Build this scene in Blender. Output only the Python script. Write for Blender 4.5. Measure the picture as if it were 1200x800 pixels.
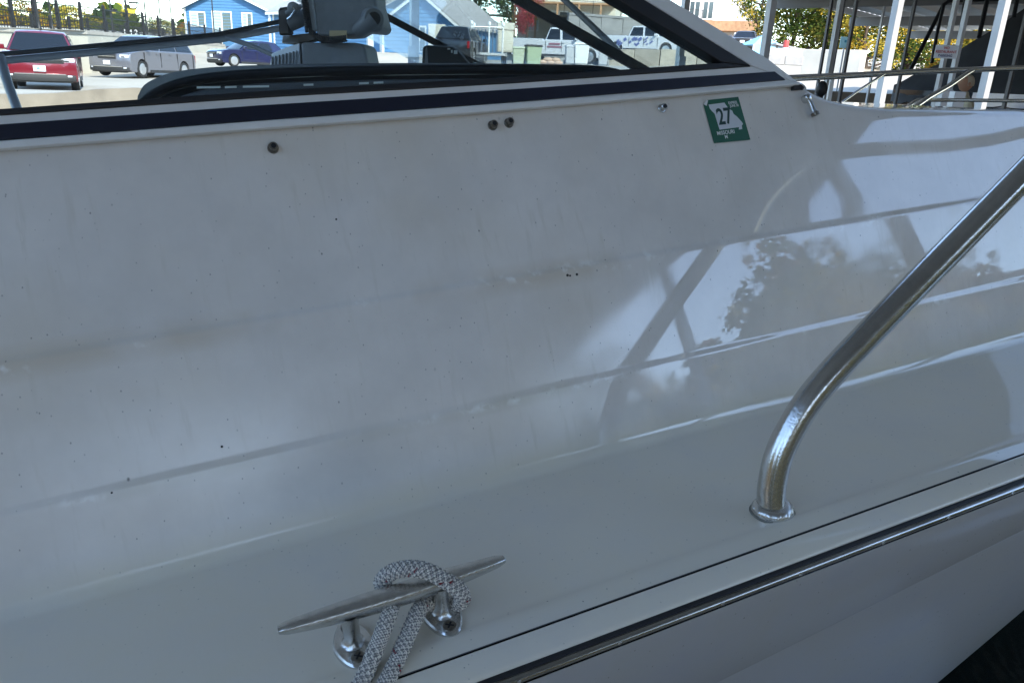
import bpy, bmesh, math, random
from mathutils import Vector as V, Matrix as M
random.seed(7)
for o in list(bpy.data.objects): bpy.data.objects.remove(o)
SC = bpy.context.scene
COL = SC.collection
# ------------------------------------------------------------------ camera
FPX = 900.0                       # focal length in photo pixels (photo 1200 x 800)
PITCH, ROLL = math.radians(19), math.radians(2.8)
R0 = V((1,0,0)); U0 = V((0,math.sin(PITCH),math.cos(PITCH))); FW = V((0,math.cos(PITCH),-math.sin(PITCH)))
CR = math.cos(ROLL)*R0+math.sin(ROLL)*U0; CU = -math.sin(ROLL)*R0+math.cos(ROLL)*U0
CAM = V((0,0,1.5))                # water level is z = 0
cd = bpy.data.cameras.new('camera'); cam = bpy.data.objects.new('camera', cd); COL.objects.link(cam)
cd.sensor_fit = 'HORIZONTAL'; cd.sensor_width = 36; cd.lens = 36*FPX/1200
cd.clip_start = 0.02; cd.clip_end = 3000
m = M((CR, CU, -FW)).transposed().to_4x4(); m.translation = CAM; cam.matrix_world = m
SC.camera = cam
# ------------------------------------------------------------------ sky, sun, exposure
SUN_AZ, SUN_EL = math.radians(148), math.radians(37)
wd = bpy.data.worlds.new('World'); SC.world = wd; wd.use_nodes = True
nt = wd.node_tree; nt.nodes.clear()
sk = nt.nodes.new('ShaderNodeTexSky'); sk.sky_type = 'NISHITA'; sk.sun_disc = False
sk.sun_elevation = SUN_EL; sk.sun_rotation = SUN_AZ; sk.air_density = 1.0; sk.dust_density = 0.2; sk.ozone_density = 1.6
bg = nt.nodes.new('ShaderNodeBackground'); bg.inputs[1].default_value = 0.15
wo = nt.nodes.new('ShaderNodeOutputWorld')
nt.links.new(sk.outputs[0], bg.inputs[0]); nt.links.new(bg.outputs[0], wo.inputs[0])
sd = bpy.data.lights.new('sun', 'SUN'); sd.energy = 2.0; sd.angle = math.radians(0.53); sd.color = (1,0.94,0.85)
so = bpy.data.objects.new('sun', sd); COL.objects.link(so)
sv = V((math.sin(SUN_AZ)*math.cos(SUN_EL), math.cos(SUN_AZ)*math.cos(SUN_EL), math.sin(SUN_EL)))
so.rotation_euler = sv.to_track_quat('Z','Y').to_euler(); so.location = sv*60
SC.view_settings.view_transform = 'Standard'; SC.view_settings.look = 'None'
SC.view_settings.gamma = 1; SC.view_settings.use_curve_mapping = False
SC.view_settings.exposure = 2.22
SC.view_settings.use_white_balance = True; SC.view_settings.white_balance_temperature = 6650; SC.view_settings.white_balance_tint = 10
SC.render.engine = 'CYCLES'
SC.cycles.max_bounces = 5; SC.cycles.diffuse_bounces = 3; SC.cycles.glossy_bounces = 3; SC.cycles.transparent_max_bounces = 12
# ------------------------------------------------------------------ geometry of the photograph
def ray(x, y): return CR*((x-600)/FPX)+CU*((400-y)/FPX)+FW
def P(x, y, D): return CAM+ray(x, y)*D
def mpp(D): return D/FPX
# ------------------------------------------------------------------ materials
MT = {}
def mat(name, col, rough=0.6, metal=0.0, var=0.0, scale=8.0, bump=0.0, bscale=60.0, coat=0.0, spec=0.5, col2=None, coords='Object', detail=4):
    if name in MT: return MT[name]
    m = bpy.data.materials.new(name); m.use_nodes = True; n = m.node_tree.nodes; l = m.node_tree.links
    b = n['Principled BSDF']; b.inputs['Base Color'].default_value = (*col,1); b.inputs['Roughness'].default_value = rough
    b.inputs['Metallic'].default_value = metal; b.inputs['Coat Weight'].default_value = coat; b.inputs['Specular IOR Level'].default_value = spec
    tc = n.new('ShaderNodeTexCoord')
    if var > 0 or col2:
        nz = n.new('ShaderNodeTexNoise'); nz.inputs['Scale'].default_value = scale; nz.inputs['Detail'].default_value = detail
        l.new(tc.outputs[coords], nz.inputs['Vector'])
        rp = n.new('ShaderNodeValToRGB'); rp.color_ramp.elements[0].position = .3; rp.color_ramp.elements[1].position = .7
        c2 = col2 or tuple(min(1,c*(1+var)) for c in col); c1 = col if col2 else tuple(c*(1-var) for c in col)
        rp.color_ramp.elements[0].color = (*c1,1); rp.color_ramp.elements[1].color = (*c2,1)
        l.new(nz.outputs[0], rp.inputs[0]); l.new(rp.outputs[0], b.inputs['Base Color'])
    if bump > 0:
        nb = n.new('ShaderNodeTexNoise'); nb.inputs['Scale'].default_value = bscale; nb.inputs['Detail'].default_value = 5
        l.new(tc.outputs[coords], nb.inputs['Vector'])
        bp = n.new('ShaderNodeBump'); bp.inputs['Strength'].default_value = bump; bp.inputs['Distance'].default_value = .01
        l.new(nb.outputs[0], bp.inputs['Height']); l.new(bp.outputs[0], b.inputs['Normal'])
    MT[name] = m; return m
def glass(name, tint=(0.9,0.95,0.95), refl=1.0, rough=0.0):
    if name in MT: return MT[name]
    m = bpy.data.materials.new(name); m.use_nodes = True; n = m.node_tree.nodes; l = m.node_tree.links; n.clear()
    o = n.new('ShaderNodeOutputMaterial'); mx = n.new('ShaderNodeMixShader'); tr = n.new('ShaderNodeBsdfTransparent'); gl = n.new('ShaderNodeBsdfGlossy')
    lw = n.new('ShaderNodeLayerWeight'); lw.inputs[0].default_value = .5; pw = n.new('ShaderNodeMath'); pw.operation = 'POWER'; pw.inputs[1].default_value = 5; l.new(lw.outputs['Facing'], pw.inputs[0])
    fr = n.new('ShaderNodeMath'); fr.operation = 'MULTIPLY_ADD'; fr.inputs[1].default_value = .92; fr.inputs[2].default_value = .035; l.new(pw.outputs[0], fr.inputs[0])
    tr.inputs[0].default_value = (*tint,1); gl.inputs['Roughness'].default_value = rough; gl.inputs[0].default_value = (refl,refl,refl,1)
    l.new(fr.outputs[0], mx.inputs[0]); l.new(tr.outputs[0], mx.inputs[1]); l.new(gl.outputs[0], mx.inputs[2]); l.new(mx.outputs[0], o.inputs[0])
    MT[name] = m; return m
def leafmat(name, col, tr=0.35):
    if name in MT: return MT[name]
    m = bpy.data.materials.new(name); m.use_nodes = True; n = m.node_tree.nodes; l = m.node_tree.links; n.clear()
    o = n.new('ShaderNodeOutputMaterial'); mx = n.new('ShaderNodeMixShader'); a = n.new('ShaderNodeBsdfDiffuse'); t = n.new('ShaderNodeBsdfTranslucent')
    a.inputs[0].default_value = (*col,1); t.inputs[0].default_value = (*[min(1,c*1.3) for c in col],1); mx.inputs[0].default_value = tr
    l.new(a.outputs[0], mx.inputs[1]); l.new(t.outputs[0], mx.inputs[2]); l.new(mx.outputs[0], o.inputs[0]); MT[name] = m; return m
# ------------------------------------------------------------------ mesh helpers
def frame_from(t, up=V((0,0,1))):
    t = t.normalized()
    if abs(t.dot(up)) > .98: up = V((0,1,0))
    a = t.cross(up).normalized(); return a, a.cross(t).normalized()
class MB:
    def __init__(s): s.v = []; s.f = []; s.mi = []; s.k = 0
    def add(s, vs, fs):
        b = len(s.v); s.v += [V(q) for q in vs]; s.f += [tuple(i+b for i in f) for f in fs]; s.mi += [s.k]*len(fs); return s
    def box(s, c, size, X=V((1,0,0)), Y=V((0,1,0)), Z=V((0,0,1))):
        c = V(c); hx, hy, hz = [q/2 for q in size]; vs = []
        for k in (-1,1):
            for j in (-1,1):
                for i in (-1,1): vs.append(c+X*(i*hx)+Y*(j*hy)+Z*(k*hz))
        return s.add(vs, [(0,2,3,1),(4,5,7,6),(0,1,5,4),(2,6,7,3),(0,4,6,2),(1,3,7,5)])
    def box2(s, lo, hi): return s.box([(a+b)/2 for a,b in zip(lo,hi)], [b-a for a,b in zip(lo,hi)])
    def tube(s, pts, r, seg=12, cap=True, flat=1.0, up=V((0,0,1))):
        pts = [V(p) for p in pts]; n = len(pts); rs = r if isinstance(r,(list,tuple)) else [r]*n
        vs = []; a = None
        for i,p in enumerate(pts):
            t = (pts[min(i+1,n-1)]-pts[max(i-1,0)]).normalized()
            if a is None: a, b = frame_from(t, up)
            else:
                a = (a-t*a.dot(t)).normalized(); b = a.cross(t).normalized()
            for k in range(seg):
                q = 2*math.pi*k/seg; vs.append(p+a*(math.cos(q)*rs[i])+b*(math.sin(q)*rs[i]*flat))
        fs = [(i*seg+k, i*seg+(k+1)%seg, (i+1)*seg+(k+1)%seg, (i+1)*seg+k) for i in range(n-1) for k in range(seg)]
        if cap: fs += [tuple(range(seg))[::-1], tuple((n-1)*seg+k for k in range(seg))]
        return s.add(vs, fs)
    def lathe(s, c, axis, prof, seg=16):       # prof: (radius, height)
        c = V(c); a, b = frame_from(V(axis)); t = V(axis).normalized(); vs = []
        for r,h in prof:
            for k in range(seg):
                q = 2*math.pi*k/seg; vs.append(c+t*h+a*(math.cos(q)*r)+b*(math.sin(q)*r))
        n = len(prof)
        fs = [(i*seg+k, i*seg+(k+1)%seg, (i+1)*seg+(k+1)%seg, (i+1)*seg+k) for i in range(n-1) for k in range(seg)]
        fs += [tuple(range(seg))[::-1], tuple((n-1)*seg+k for k in range(seg))]
        return s.add(vs, fs)
    def prism(s, poly, ext):                   # poly: 3-D points, ext: extrusion vector
        poly = [V(p) for p in poly]; n = len(poly); ext = V(ext)
        vs = poly+[p+ext for p in poly]
        fs = [tuple(range(n))[::-1], tuple(range(n,2*n))]+[(i,(i+1)%n,n+(i+1)%n,n+i) for i in range(n)]
        return s.add(vs, fs)
    def grid(s, rows):
        n = len(rows[0]); vs = [q for r in rows for q in r]
        return s.add(vs, [(i*n+j, i*n+j+1, (i+1)*n+j+1, (i+1)*n+j) for i in range(len(rows)-1) for j in range(n-1)])
    def quad(s, a, b, c, d_): return s.add([a,b,c,d_], [(0,1,2,3)])
    def build(s, name, mats, parent=None, org=None, smooth=None, bevel=0, bseg=2, fix=True, merge=False):
        me = bpy.data.meshes.new(name); o_ = org or V((0,0,0))
        me.from_pydata([q-o_ for q in s.v], [], s.f)
        for mm in (mats if isinstance(mats,(list,tuple)) else [mats]): me.materials.append(mm)
        if isinstance(mats,(list,tuple)): me.polygons.foreach_set('material_index', s.mi)
        if fix or merge:
            bm = bmesh.new(); bm.from_mesh(me)
            if merge: bmesh.ops.remove_doubles(bm, verts=bm.verts, dist=1e-5)
            if fix: bmesh.ops.recalc_face_normals(bm, faces=bm.faces)
            bm.to_mesh(me); bm.free()
        if smooth is not None:
            me.polygons.foreach_set('use_smooth', [True]*len(me.polygons)); me.set_sharp_from_angle(angle=math.radians(smooth))
        me.update()
        ob = bpy.data.objects.new(name, me); COL.objects.link(ob)
        if parent is not None: ob.parent = parent
        if bevel:
            b = ob.modifiers.new('bevel','BEVEL'); b.width = bevel; b.segments = bseg; b.limit_method = 'ANGLE'; b.angle_limit = math.radians(35)
            if smooth is None: me.polygons.foreach_set('use_smooth', [True]*len(me.polygons)); b.harden_normals = True; me.set_sharp_from_angle(angle=math.radians(50))
        return ob
def tag(o, label=None, cat=None, group=None, kind=None):
    for k,v_ in (('label',label),('category',cat),('group',group),('kind',kind)):
        if v_: o[k] = v_
    return o
def empty(name, loc=(0,0,0), rz=0, label=None, cat=None, group=None):
    o = bpy.data.objects.new(name, None); COL.objects.link(o); o.location = loc; o.rotation_euler.z = rz; o.empty_display_size = .1
    return tag(o, label, cat, group)
def copy_tree(o, parent=None):
    c = o.copy(); COL.objects.link(c); c.parent = parent
    for ch in o.children: copy_tree(ch, c)
    return c
def smooth_path(pts, n=8):                     # Catmull-Rom
    pts = [V(p) for p in pts]; e = [2*pts[0]-pts[1]]+pts+[2*pts[-1]-pts[-2]]; out = []
    for i in range(1, len(e)-2):
        a,b,c,d_ = e[i-1:i+3]
        for k in range(n):
            t = k/n; out.append(.5*((2*b)+(c-a)*t+(2*a-5*b+4*c-d_)*t*t+(3*b-a-3*c+d_)*t**3))
    out.append(e[-2]); return out
def text_mesh(txt, size, extr=0.0):
    cu = bpy.data.curves.new('lettering','FONT'); cu.body = txt; cu.size = size; cu.align_x = 'CENTER'; cu.align_y = 'CENTER'; cu.extrude = extr; cu.offset = size*.022
    ob = bpy.data.objects.new('lettering', cu); COL.objects.link(ob)
    dg = bpy.context.evaluated_depsgraph_get(); me = bpy.data.meshes.new_from_object(ob.evaluated_get(dg))
    bpy.data.objects.remove(ob); bpy.data.curves.remove(cu); me.materials.clear(); return me
def letters(name, txt, size, X, Y, c, material, parent, org, sx=1.0):   # flat lettering in the plane X, Y at c
    me = text_mesh(txt, size); me.transform(M.Scale(sx,4,(1,0,0)))
    X = V(X).normalized(); Z = X.cross(V(Y)).normalized(); Y2 = Z.cross(X)
    mm = M((X,Y2,Z)).transposed().to_4x4(); mm.translation = V(c)-org; me.transform(mm); me.materials.append(material)
    ob = bpy.data.objects.new(name, me); COL.objects.link(ob); ob.parent = parent; return ob
# ------------------------------------------------------------------ boat frame: s along the keel (to the bow), u inboard, v up from the side deck
H = 0.52
BD = ray(2800,-40).normalized(); BW = V((-BD.y,BD.x,0)).normalized(); BN = BD.cross(BW)
def BF(s, u, v): return CAM+BD*s+BW*u+BN*(v-H)
def on_deck(x, y, v=0.0):
    r = ray(x,y); t = (v-H)/r.dot(BN); return r.dot(BD)*t, r.dot(BW)*t, v
def on_wall(x, y, p0, tilt, off=0.0):          # plane through (u,v)=p0 leaning inboard by tilt degrees, shifted outboard by off
    T = math.radians(tilt); nu, nv = -math.cos(T), math.sin(T)
    c = nu*p0[0]+nv*(p0[1]-H)+off
    r = ray(x,y); t = c/(nu*r.dot(BW)+nv*r.dot(BN)); return r.dot(BD)*t, r.dot(BW)*t, H+r.dot(BN)*t
TC, TB, TA = 20, 20, 26
u_c = on_deck(600,565)[1]; u_seam = on_deck(600,747)[1]; u_rail = on_deck(600,790,-.012)[1]
cv = (u_c+.0075,.0125); r2 = on_wall(600,467,cv,TC)[1:]; LED = .006
r2b = (r2[0]+.0038, r2[1]+.0064)
r1 = on_wall(600,327,r2b,TB)[1:]; r1b = (r1[0]+LED, r1[1]+.0052)
A0 = r1b
def onA(x, y, off=0.0): return on_wall(x,y,A0,TA,off)
def Auv(v, off=0.0):                           # (u,v) on panel A at height v
    return A0[0]+(v-A0[1])*math.tan(math.radians(TA))-off*math.cos(math.radians(TA)), v+off*math.sin(math.radians(TA))
v_edge = onA(600,126)[2]
sky_px = [(938,98),(946,103),(955,108.5),(965,113.5),(977,117.5),(992,121),(1010,124),(1040,127),(1080,128),(1140,128.5),(1200,128.5)]
sky_sv = [(q[0],q[2]) for q in (onA(*p) for p in sky_px)]
S_END = sky_sv[0][0]
def v_top(s):
    if s <= S_END: return sky_sv[0][1]+.004
    for (a,va),(b,vb) in zip(sky_sv, sky_sv[1:]):
        if s <= b: return va+(vb-va)*(s-a)/(b-a)
    b,vb = sky_sv[-1]; return vb-.11*(s-b)
S_BOW, U_MID = 4.2, u_rail+1.2
S_CURVE = sky_sv[-1][0]+.25
def inb(s):                                    # plan-view curve of the bow
    q = max(0, s-S_CURVE); return 1.15*(q/(S_BOW-S_CURVE))**2.2
def round_poly(pts, rad, k=4):
    out = [pts[0]]
    for i in range(1,len(pts)-1):
        a,b,c = [V((*q,0)) for q in pts[i-1:i+2]]; r_ = rad[i] if isinstance(rad,(list,tuple)) else rad
        r_ = min(r_, (a-b).length*.48, (c-b).length*.48)
        p, q = b+(a-b).normalized()*r_, b+(c-b).normalized()*r_
        for j in range(k+1):
            t = j/k; w_ = p*(1-t)**2+b*(2*t*(1-t))+q*t*t; out.append((w_.x,w_.y))
    out.append(pts[-1]); return out
def gelcoat(name, base, gloss=0.1):
    m = bpy.data.materials.new(name); m.use_nodes = True; n = m.node_tree.nodes; l = m.node_tree.links; b = n['Principled BSDF']
    tc = n.new('ShaderNodeTexCoord')
    def noise(sc, det=4, rough=.55, vec=None):
        z = n.new('ShaderNodeTexNoise'); z.inputs['Scale'].default_value = sc; z.inputs['Detail'].default_value = det; z.inputs['Roughness'].default_value = rough
        l.new(vec or tc.outputs['Object'], z.inputs['Vector']); return z.outputs[0]
    def ramp(src, p0, p1, c0=(0,0,0,1), c1=(1,1,1,1)):
        r = n.new('ShaderNodeValToRGB'); e = r.color_ramp.elements; e[0].position=p0; e[1].position=p1; e[0].color=c0; e[1].color=c1; l.new(src, r.inputs[0]); return r.outputs[0]
    def mix(f, a, c, bt='MIX'):
        x = n.new('ShaderNodeMix'); x.data_type='RGBA'; x.blend_type=bt
        if isinstance(f,float): x.inputs['Factor'].default_value=f
        else: l.new(f, x.inputs['Factor'])
        for sck,val in ((x.inputs[6],a),(x.inputs[7],c)):
            if isinstance(val,tuple): sck.default_value=val
            else: l.new(val, sck)
        return x.outputs[2]
    def math_(op, a, bb):
        x = n.new('ShaderNodeMath'); x.operation = op
        for i,val in enumerate((a,bb)):
            if isinstance(val,(int,float)): x.inputs[i].default_value = val
            else: l.new(val, x.inputs[i])
        return x.outputs[0]
    def axis(vec, off=0.0):
        x = n.new('ShaderNodeVectorMath'); x.operation = 'DOT_PRODUCT'; x.inputs[1].default_value = vec; l.new(tc.outputs['Object'], x.inputs[0]); return math_('ADD', x.outputs['Value'], off)
    vv, sv_ = axis(BN, -.9), axis(BD, .6)
    big, mid, fine = noise(3.1,4,.6), noise(9,4,.65), noise(70,2)
    cb = n.new('ShaderNodeCombineXYZ'); l.new(math_('MULTIPLY', sv_, 1.0), cb.inputs[0]); l.new(math_('MULTIPLY', vv, .14), cb.inputs[1])
    strk = noise(85,3,.6,cb.outputs[0])                                  # runs down the side
    c = mix(ramp(mid,.35,.7), tuple(q*.885 for q in base)+(1,), (*base,1))
    c = mix(ramp(big,.50,.72,(0,0,0,1),(.42,.42,.42,1)), c, (base[0]*.88,base[1]*.82,base[2]*.70,1))     # tea-coloured weathering
    c = mix(math_('MULTIPLY', ramp(strk,.56,.72), math_('MULTIPLY', ramp(mid,.40,.62), .34)), c, (base[0]*.72,base[1]*.70,base[2]*.62,1))   # drip streaks
    for vc,half,cl,am in ((r1[1]-.002,.020,(.60,.52,.41,1),.6),(r2[1]-.002,.012,(.58,.55,.45,1),.5)):   # stains gathered on the ledges
        dist = math_('DIVIDE', math_('ABSOLUTE', math_('SUBTRACT', vv, vc), 0), half); bd = ramp(dist,.15,1,(1,1,1,1),(0,0,0,1))
        c = mix(math_('MULTIPLY', math_('MULTIPLY', bd, ramp(big,.47,.60)), am), c, cl)
        ch = math_('MULTIPLY', ramp(dist,.1,.6,(1,1,1,1),(0,0,0,1)), math_('MULTIPLY', ramp(fine,.50,.62), ramp(mid,.52,.62)))
        c = mix(math_('MULTIPLY', ch, .75), c, (.90,.89,.85,1))                                          # pale chalky scuffs
    film = ramp(vv, .012,.04,(1,1,1,1),(0,0,0,1)); c = mix(math_('MULTIPLY', film, math_('MULTIPLY', mid, 1.5)), c, (base[0]*.96,base[1]*.92,base[2]*.80,1))
    for sc,thr,amt in ((48,.060,.8),(120,.12,.6),(17,.034,.8)):        # dirt specks
        vo = n.new('ShaderNodeTexVoronoi'); vo.inputs['Scale'].default_value = sc
        wv = n.new('ShaderNodeMapping'); wv.inputs['Scale'].default_value = (1,1,.6); wv.inputs['Rotation'].default_value = (.4,.2,sc); l.new(tc.outputs['Object'], wv.inputs[0]); l.new(wv.outputs[0], vo.inputs['Vector'])
        dot = ramp(vo.outputs['Distance'], thr*.35, thr, (1,1,1,1),(0,0,0,1))
        sp = n.new('ShaderNodeSeparateColor'); l.new(vo.outputs['Color'], sp.inputs[0]); pick = ramp(sp.outputs[0], .38,.8)
        c = mix(math_('MULTIPLY', math_('MULTIPLY',dot,ramp(big,.30,.46)), math_('MULTIPLY',pick,amt)), c, (.08,.075,.065,1))
    l.new(c, b.inputs['Base Color'])
    dull = ramp(sv_, -.15,.62,(.17,.17,.17,1),(0,0,0,1))
    ro = math_('ADD', math_('MULTIPLY', ramp(mid,.40,.66), .05), math_('MULTIPLY', ramp(strk,.5,.72), .05))
    l.new(math_('ADD', math_('ADD', ro, gloss), dull), b.inputs['Roughness'])
    b.inputs['IOR'].default_value = 1.64
    bp = n.new('ShaderNodeBump'); bp.inputs['Strength'].default_value = .05; bp.inputs['Distance'].default_value = .003
    l.new(math_('ADD', noise(2.6,1), math_('MULTIPLY', noise(60,1), .03)), bp.inputs['Height']); l.new(bp.outputs[0], b.inputs['Normal'])
    return m
M_GEL = gelcoat('gelcoat', (.79,.748,.695), .012)
M_HULL = gelcoat('shaded_hull_gelcoat', (.43,.435,.465), .10)  # base colour darkened for the shade on the downward-facing hull side
M_FRAME = mat('white_frame_paint', (.74,.73,.70), .38, var=.05, scale=14, bump=.05)
M_STEEL = mat('stainless_tube', (.60,.59,.56), .19, 1.0, var=.06, scale=90, bump=.04, bscale=300)
M_CAST = mat('cast_aluminium', (.66,.66,.64), .27, 1.0, var=.1, scale=120, bump=.08, bscale=220)
M_BLACK = mat('black_rubber', (.012,.012,.014), .55)
M_NAVY = mat('navy_stripe', (.008,.010,.024), .4, bump=.03)
M_DARKMET = mat('tarnished_metal', (.22,.2,.17), .3, .9, var=.3, scale=300)
M_ALU = mat('grey_aluminium_frame', (.20,.21,.23), .4, .1)
M_SEAM = mat('dark_seam', (.09,.09,.09), .8)
BOAT_O = BF(.6, U_MID, -.9)
boat = empty('motor_boat', BOAT_O, 0, 'white fibreglass motor boat with navy stripe filling the foreground', 'boat')
def bp_(mb, name, mats, parent=None, **k): return mb.build(name, mats, parent or boat, BOAT_O, **k)
# deck moulding: side deck, cabin side with its ledges, foredeck
prof_lo = round_poly([(u_seam+.0009,.0017),(u_seam+.022,.004),(u_seam+.034,.0005),(u_c,0),cv,r2,r2b,r1,r1b,Auv(r1b[1]+.03)], [0,.006,.008,.016,.004,.002,.002,.003,.003,0], 5)
ss = [-2.6+.1*i for i in range(23)]; q = ss[-1]
while q < S_END-.08: q += .06; ss.append(q)
while q < sky_sv[-1][0]: q += .018; ss.append(q)
while q < S_BOW-.05: q += .07; ss.append(q)
def wall_rows(mirror=False):
    rows = []
    for s in ss:
        vt = v_top(s)-(.13 if mirror and s < S_END-.05 else (.02 if mirror else 0)); rr = .022; io = inb(s)
        fac = max(.05, min(1, vt/sky_sv[-1][1])) if s > sky_sv[-1][0] else 1.0
        pr = [(u,v*fac if v>0 else v) for u,v in prof_lo]; v0 = pr[-1][1]
        vt2 = vt-rr*.6
        ua = pr[-1][0]
        for k in range(1,13): vk = v0+(vt2-v0)*k/12; pr.append((ua+(vk-v0)*math.tan(math.radians(TA))/fac, vk))
        a0 = math.radians(90-TA); u0,v0_ = pr[-1]
        for k in range(1,8):                   # round-over to the deck
            a = a0*(1-k/7); cu_, cv = u0+rr*math.sin(a0), v0_-rr*math.cos(a0)
            pr.append((cu_-rr*math.sin(a), cv+rr*math.cos(a)))
        row = []
        for u,v in pr:
            u += io
            row.append(BF(s, 2*U_MID-u if mirror else u, v))
        rows.append(row)
    return rows
mb = MB(); near = wall_rows(); far = wall_rows(True); mb.grid(near); mb.grid(far)
fore = []
for i,s in enumerate(ss):
    if s < S_END-.03: continue
    a, b = near[i][-1], far[i][-1]; fore.append([a.lerp(b, t/14) for t in range(15)])
mb.grid(fore)
for i,s in enumerate(ss):                      # coaming ledge behind the side window
    if i and s < S_END+.02: mb.quad(near[i-1][-1], near[i][-1], near[i][-1]+BW*.05-BN*.03, near[i-1][-1]+BW*.05-BN*.03)
deck = bp_(mb, 'deck_moulding', M_GEL, smooth=40, merge=True)
# flange strip, seam, rub rail, hull
def sweep(prof, s0=-2.6, s1=S_BOW, mirror=False, step=.06):
    n_ = int((s1-s0)/step); rows = []
    for i in range(n_+1):
        s = s0+(s1-s0)*i/n_; io = inb(s); rows.append([BF(s, (2*U_MID-u-io) if mirror else u+io, v) for u,v in prof])
    return rows
mb = MB()
for mi_ in (False, True):
    mb.grid(sweep(round_poly([(u_seam,-.006),(u_seam,.0012),(u_rail+.004,-.006),(u_rail,-.02)], .003, 3), mirror=mi_))
bp_(mb, 'gunwale_flange', M_GEL, smooth=40)
mb = MB()
for mi_ in (False, True): mb.grid(sweep([(u_seam+.0003,.0010),(u_seam+.0020,.0012)], mirror=mi_))
bp_(mb, 'seam', M_SEAM)
ru, rv = u_rail-.001, -.017
mb = MB()
for mi_ in (False, True):
    mb.grid(sweep([(ru+.004,rv+.0082),(ru-.0005,rv+.0082),(ru-.0018,rv+.0066)], mirror=mi_))
    mb.grid(sweep([(ru-.0018,rv-.0066),(ru-.0005,rv-.0082),(ru+.01,rv-.0082)], mirror=mi_))
rail = bp_(mb, 'rub_rail', M_BLACK, smooth=60)
mb = MB()
for mi_ in (False, True):
    mb.grid(sweep([(ru-.0016-.0052*math.cos(a), rv+.0058*math.sin(a)) for a in [math.pi/2-math.pi*k/10 for k in range(11)]], mirror=mi_))
ins = bp_(mb, 'steel_insert', mat('rub_strip_steel',(.42,.41,.39),.2,1.0,var=.25,scale=14), smooth=70, parent=rail)
scr_me = None
for k in range(18):
    s = -.35+k*.112+random.uniform(-.01,.01); c = BF(s, ru-.0067+inb(s), rv+.001)
    o = MB().lathe(c, -BW, [(.0028,0),(.0026,.0006),(.0014,.001)], 8); bp_(o, 'screw', M_CAST, parent=rail, smooth=40)
# hull sides
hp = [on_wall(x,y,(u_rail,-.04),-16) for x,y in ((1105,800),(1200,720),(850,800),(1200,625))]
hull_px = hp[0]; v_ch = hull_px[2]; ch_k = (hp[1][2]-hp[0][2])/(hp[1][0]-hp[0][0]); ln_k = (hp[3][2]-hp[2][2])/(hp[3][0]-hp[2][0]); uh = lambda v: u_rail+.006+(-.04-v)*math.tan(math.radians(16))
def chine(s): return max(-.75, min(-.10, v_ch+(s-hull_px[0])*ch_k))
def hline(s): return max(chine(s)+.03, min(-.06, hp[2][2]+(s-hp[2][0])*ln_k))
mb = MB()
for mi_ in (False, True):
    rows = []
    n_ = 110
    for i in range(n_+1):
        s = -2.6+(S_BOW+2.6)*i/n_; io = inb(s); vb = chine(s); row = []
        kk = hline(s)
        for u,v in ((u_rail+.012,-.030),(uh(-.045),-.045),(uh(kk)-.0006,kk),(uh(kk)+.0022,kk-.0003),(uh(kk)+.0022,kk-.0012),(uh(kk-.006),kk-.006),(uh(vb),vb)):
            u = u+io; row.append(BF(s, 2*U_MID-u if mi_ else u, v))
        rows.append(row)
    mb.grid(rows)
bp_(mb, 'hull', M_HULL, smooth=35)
mb = MB(); mb.k = 0
for mi_ in (False, True):
    rows = []; rg = []
    for i in range(61):
        s = -2.6+(S_BOW+2.6)*i/60; io = inb(s); vb = chine(s)
        f_ = lambda u: 2*U_MID-u if mi_ else u
        rows.append([BF(s,f_(min(uh(vb)+io+.004,U_MID)),vb+.0), BF(s,f_(min(uh(vb)+io+.02,U_MID)),vb-.008), BF(s,f_(min(uh(vb)+io+.5,U_MID)),vb-.18), BF(s,f_(U_MID),vb-.45)])
    mb.grid(rows)
bp_(mb, 'hull_bottom', mat('bottom_shade_black',(.008,.009,.010),.6))  # near-black colour stands in for deep shade and dark water below the chine
mb = MB()
mb.grid([[BF(s,uh(chine(s))+inb(s)-.0006,chine(s)+.003),BF(s,uh(chine(s))+inb(s)+.003,chine(s)-.004)] for s in [-2.6+.06*i for i in range(112)]])
bp_(mb, 'boot_stripe', mat('green_boot_stripe',(.01,.09,.07),.5))
# inside: sole and liner so that the cockpit is closed below the windows
mb = MB()
mb.quad(BF(-2.6,u_c+.25,.05),BF(S_END+.02,u_c+.25,.05),BF(S_END+.02,2*U_MID-u_c-.25,.05),BF(-2.6,2*U_MID-u_c-.25,.05))
for uu in (u_c+.25, 2*U_MID-u_c-.25): mb.quad(BF(-2.6,uu,.05),BF(S_END+.02,uu,.05),BF(S_END+.02,uu,.26),BF(-2.6,uu,.26))
mb.quad(BF(S_END+.02,u_c+.25,.05),BF(S_END+.02,2*U_MID-u_c-.25,.05),BF(S_END+.02,2*U_MID-u_c-.25,.40),BF(S_END+.02,u_c+.25,.40))
bp_(mb, 'cockpit_liner', mat('grey_liner',(.25,.26,.28),.7))
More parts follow.
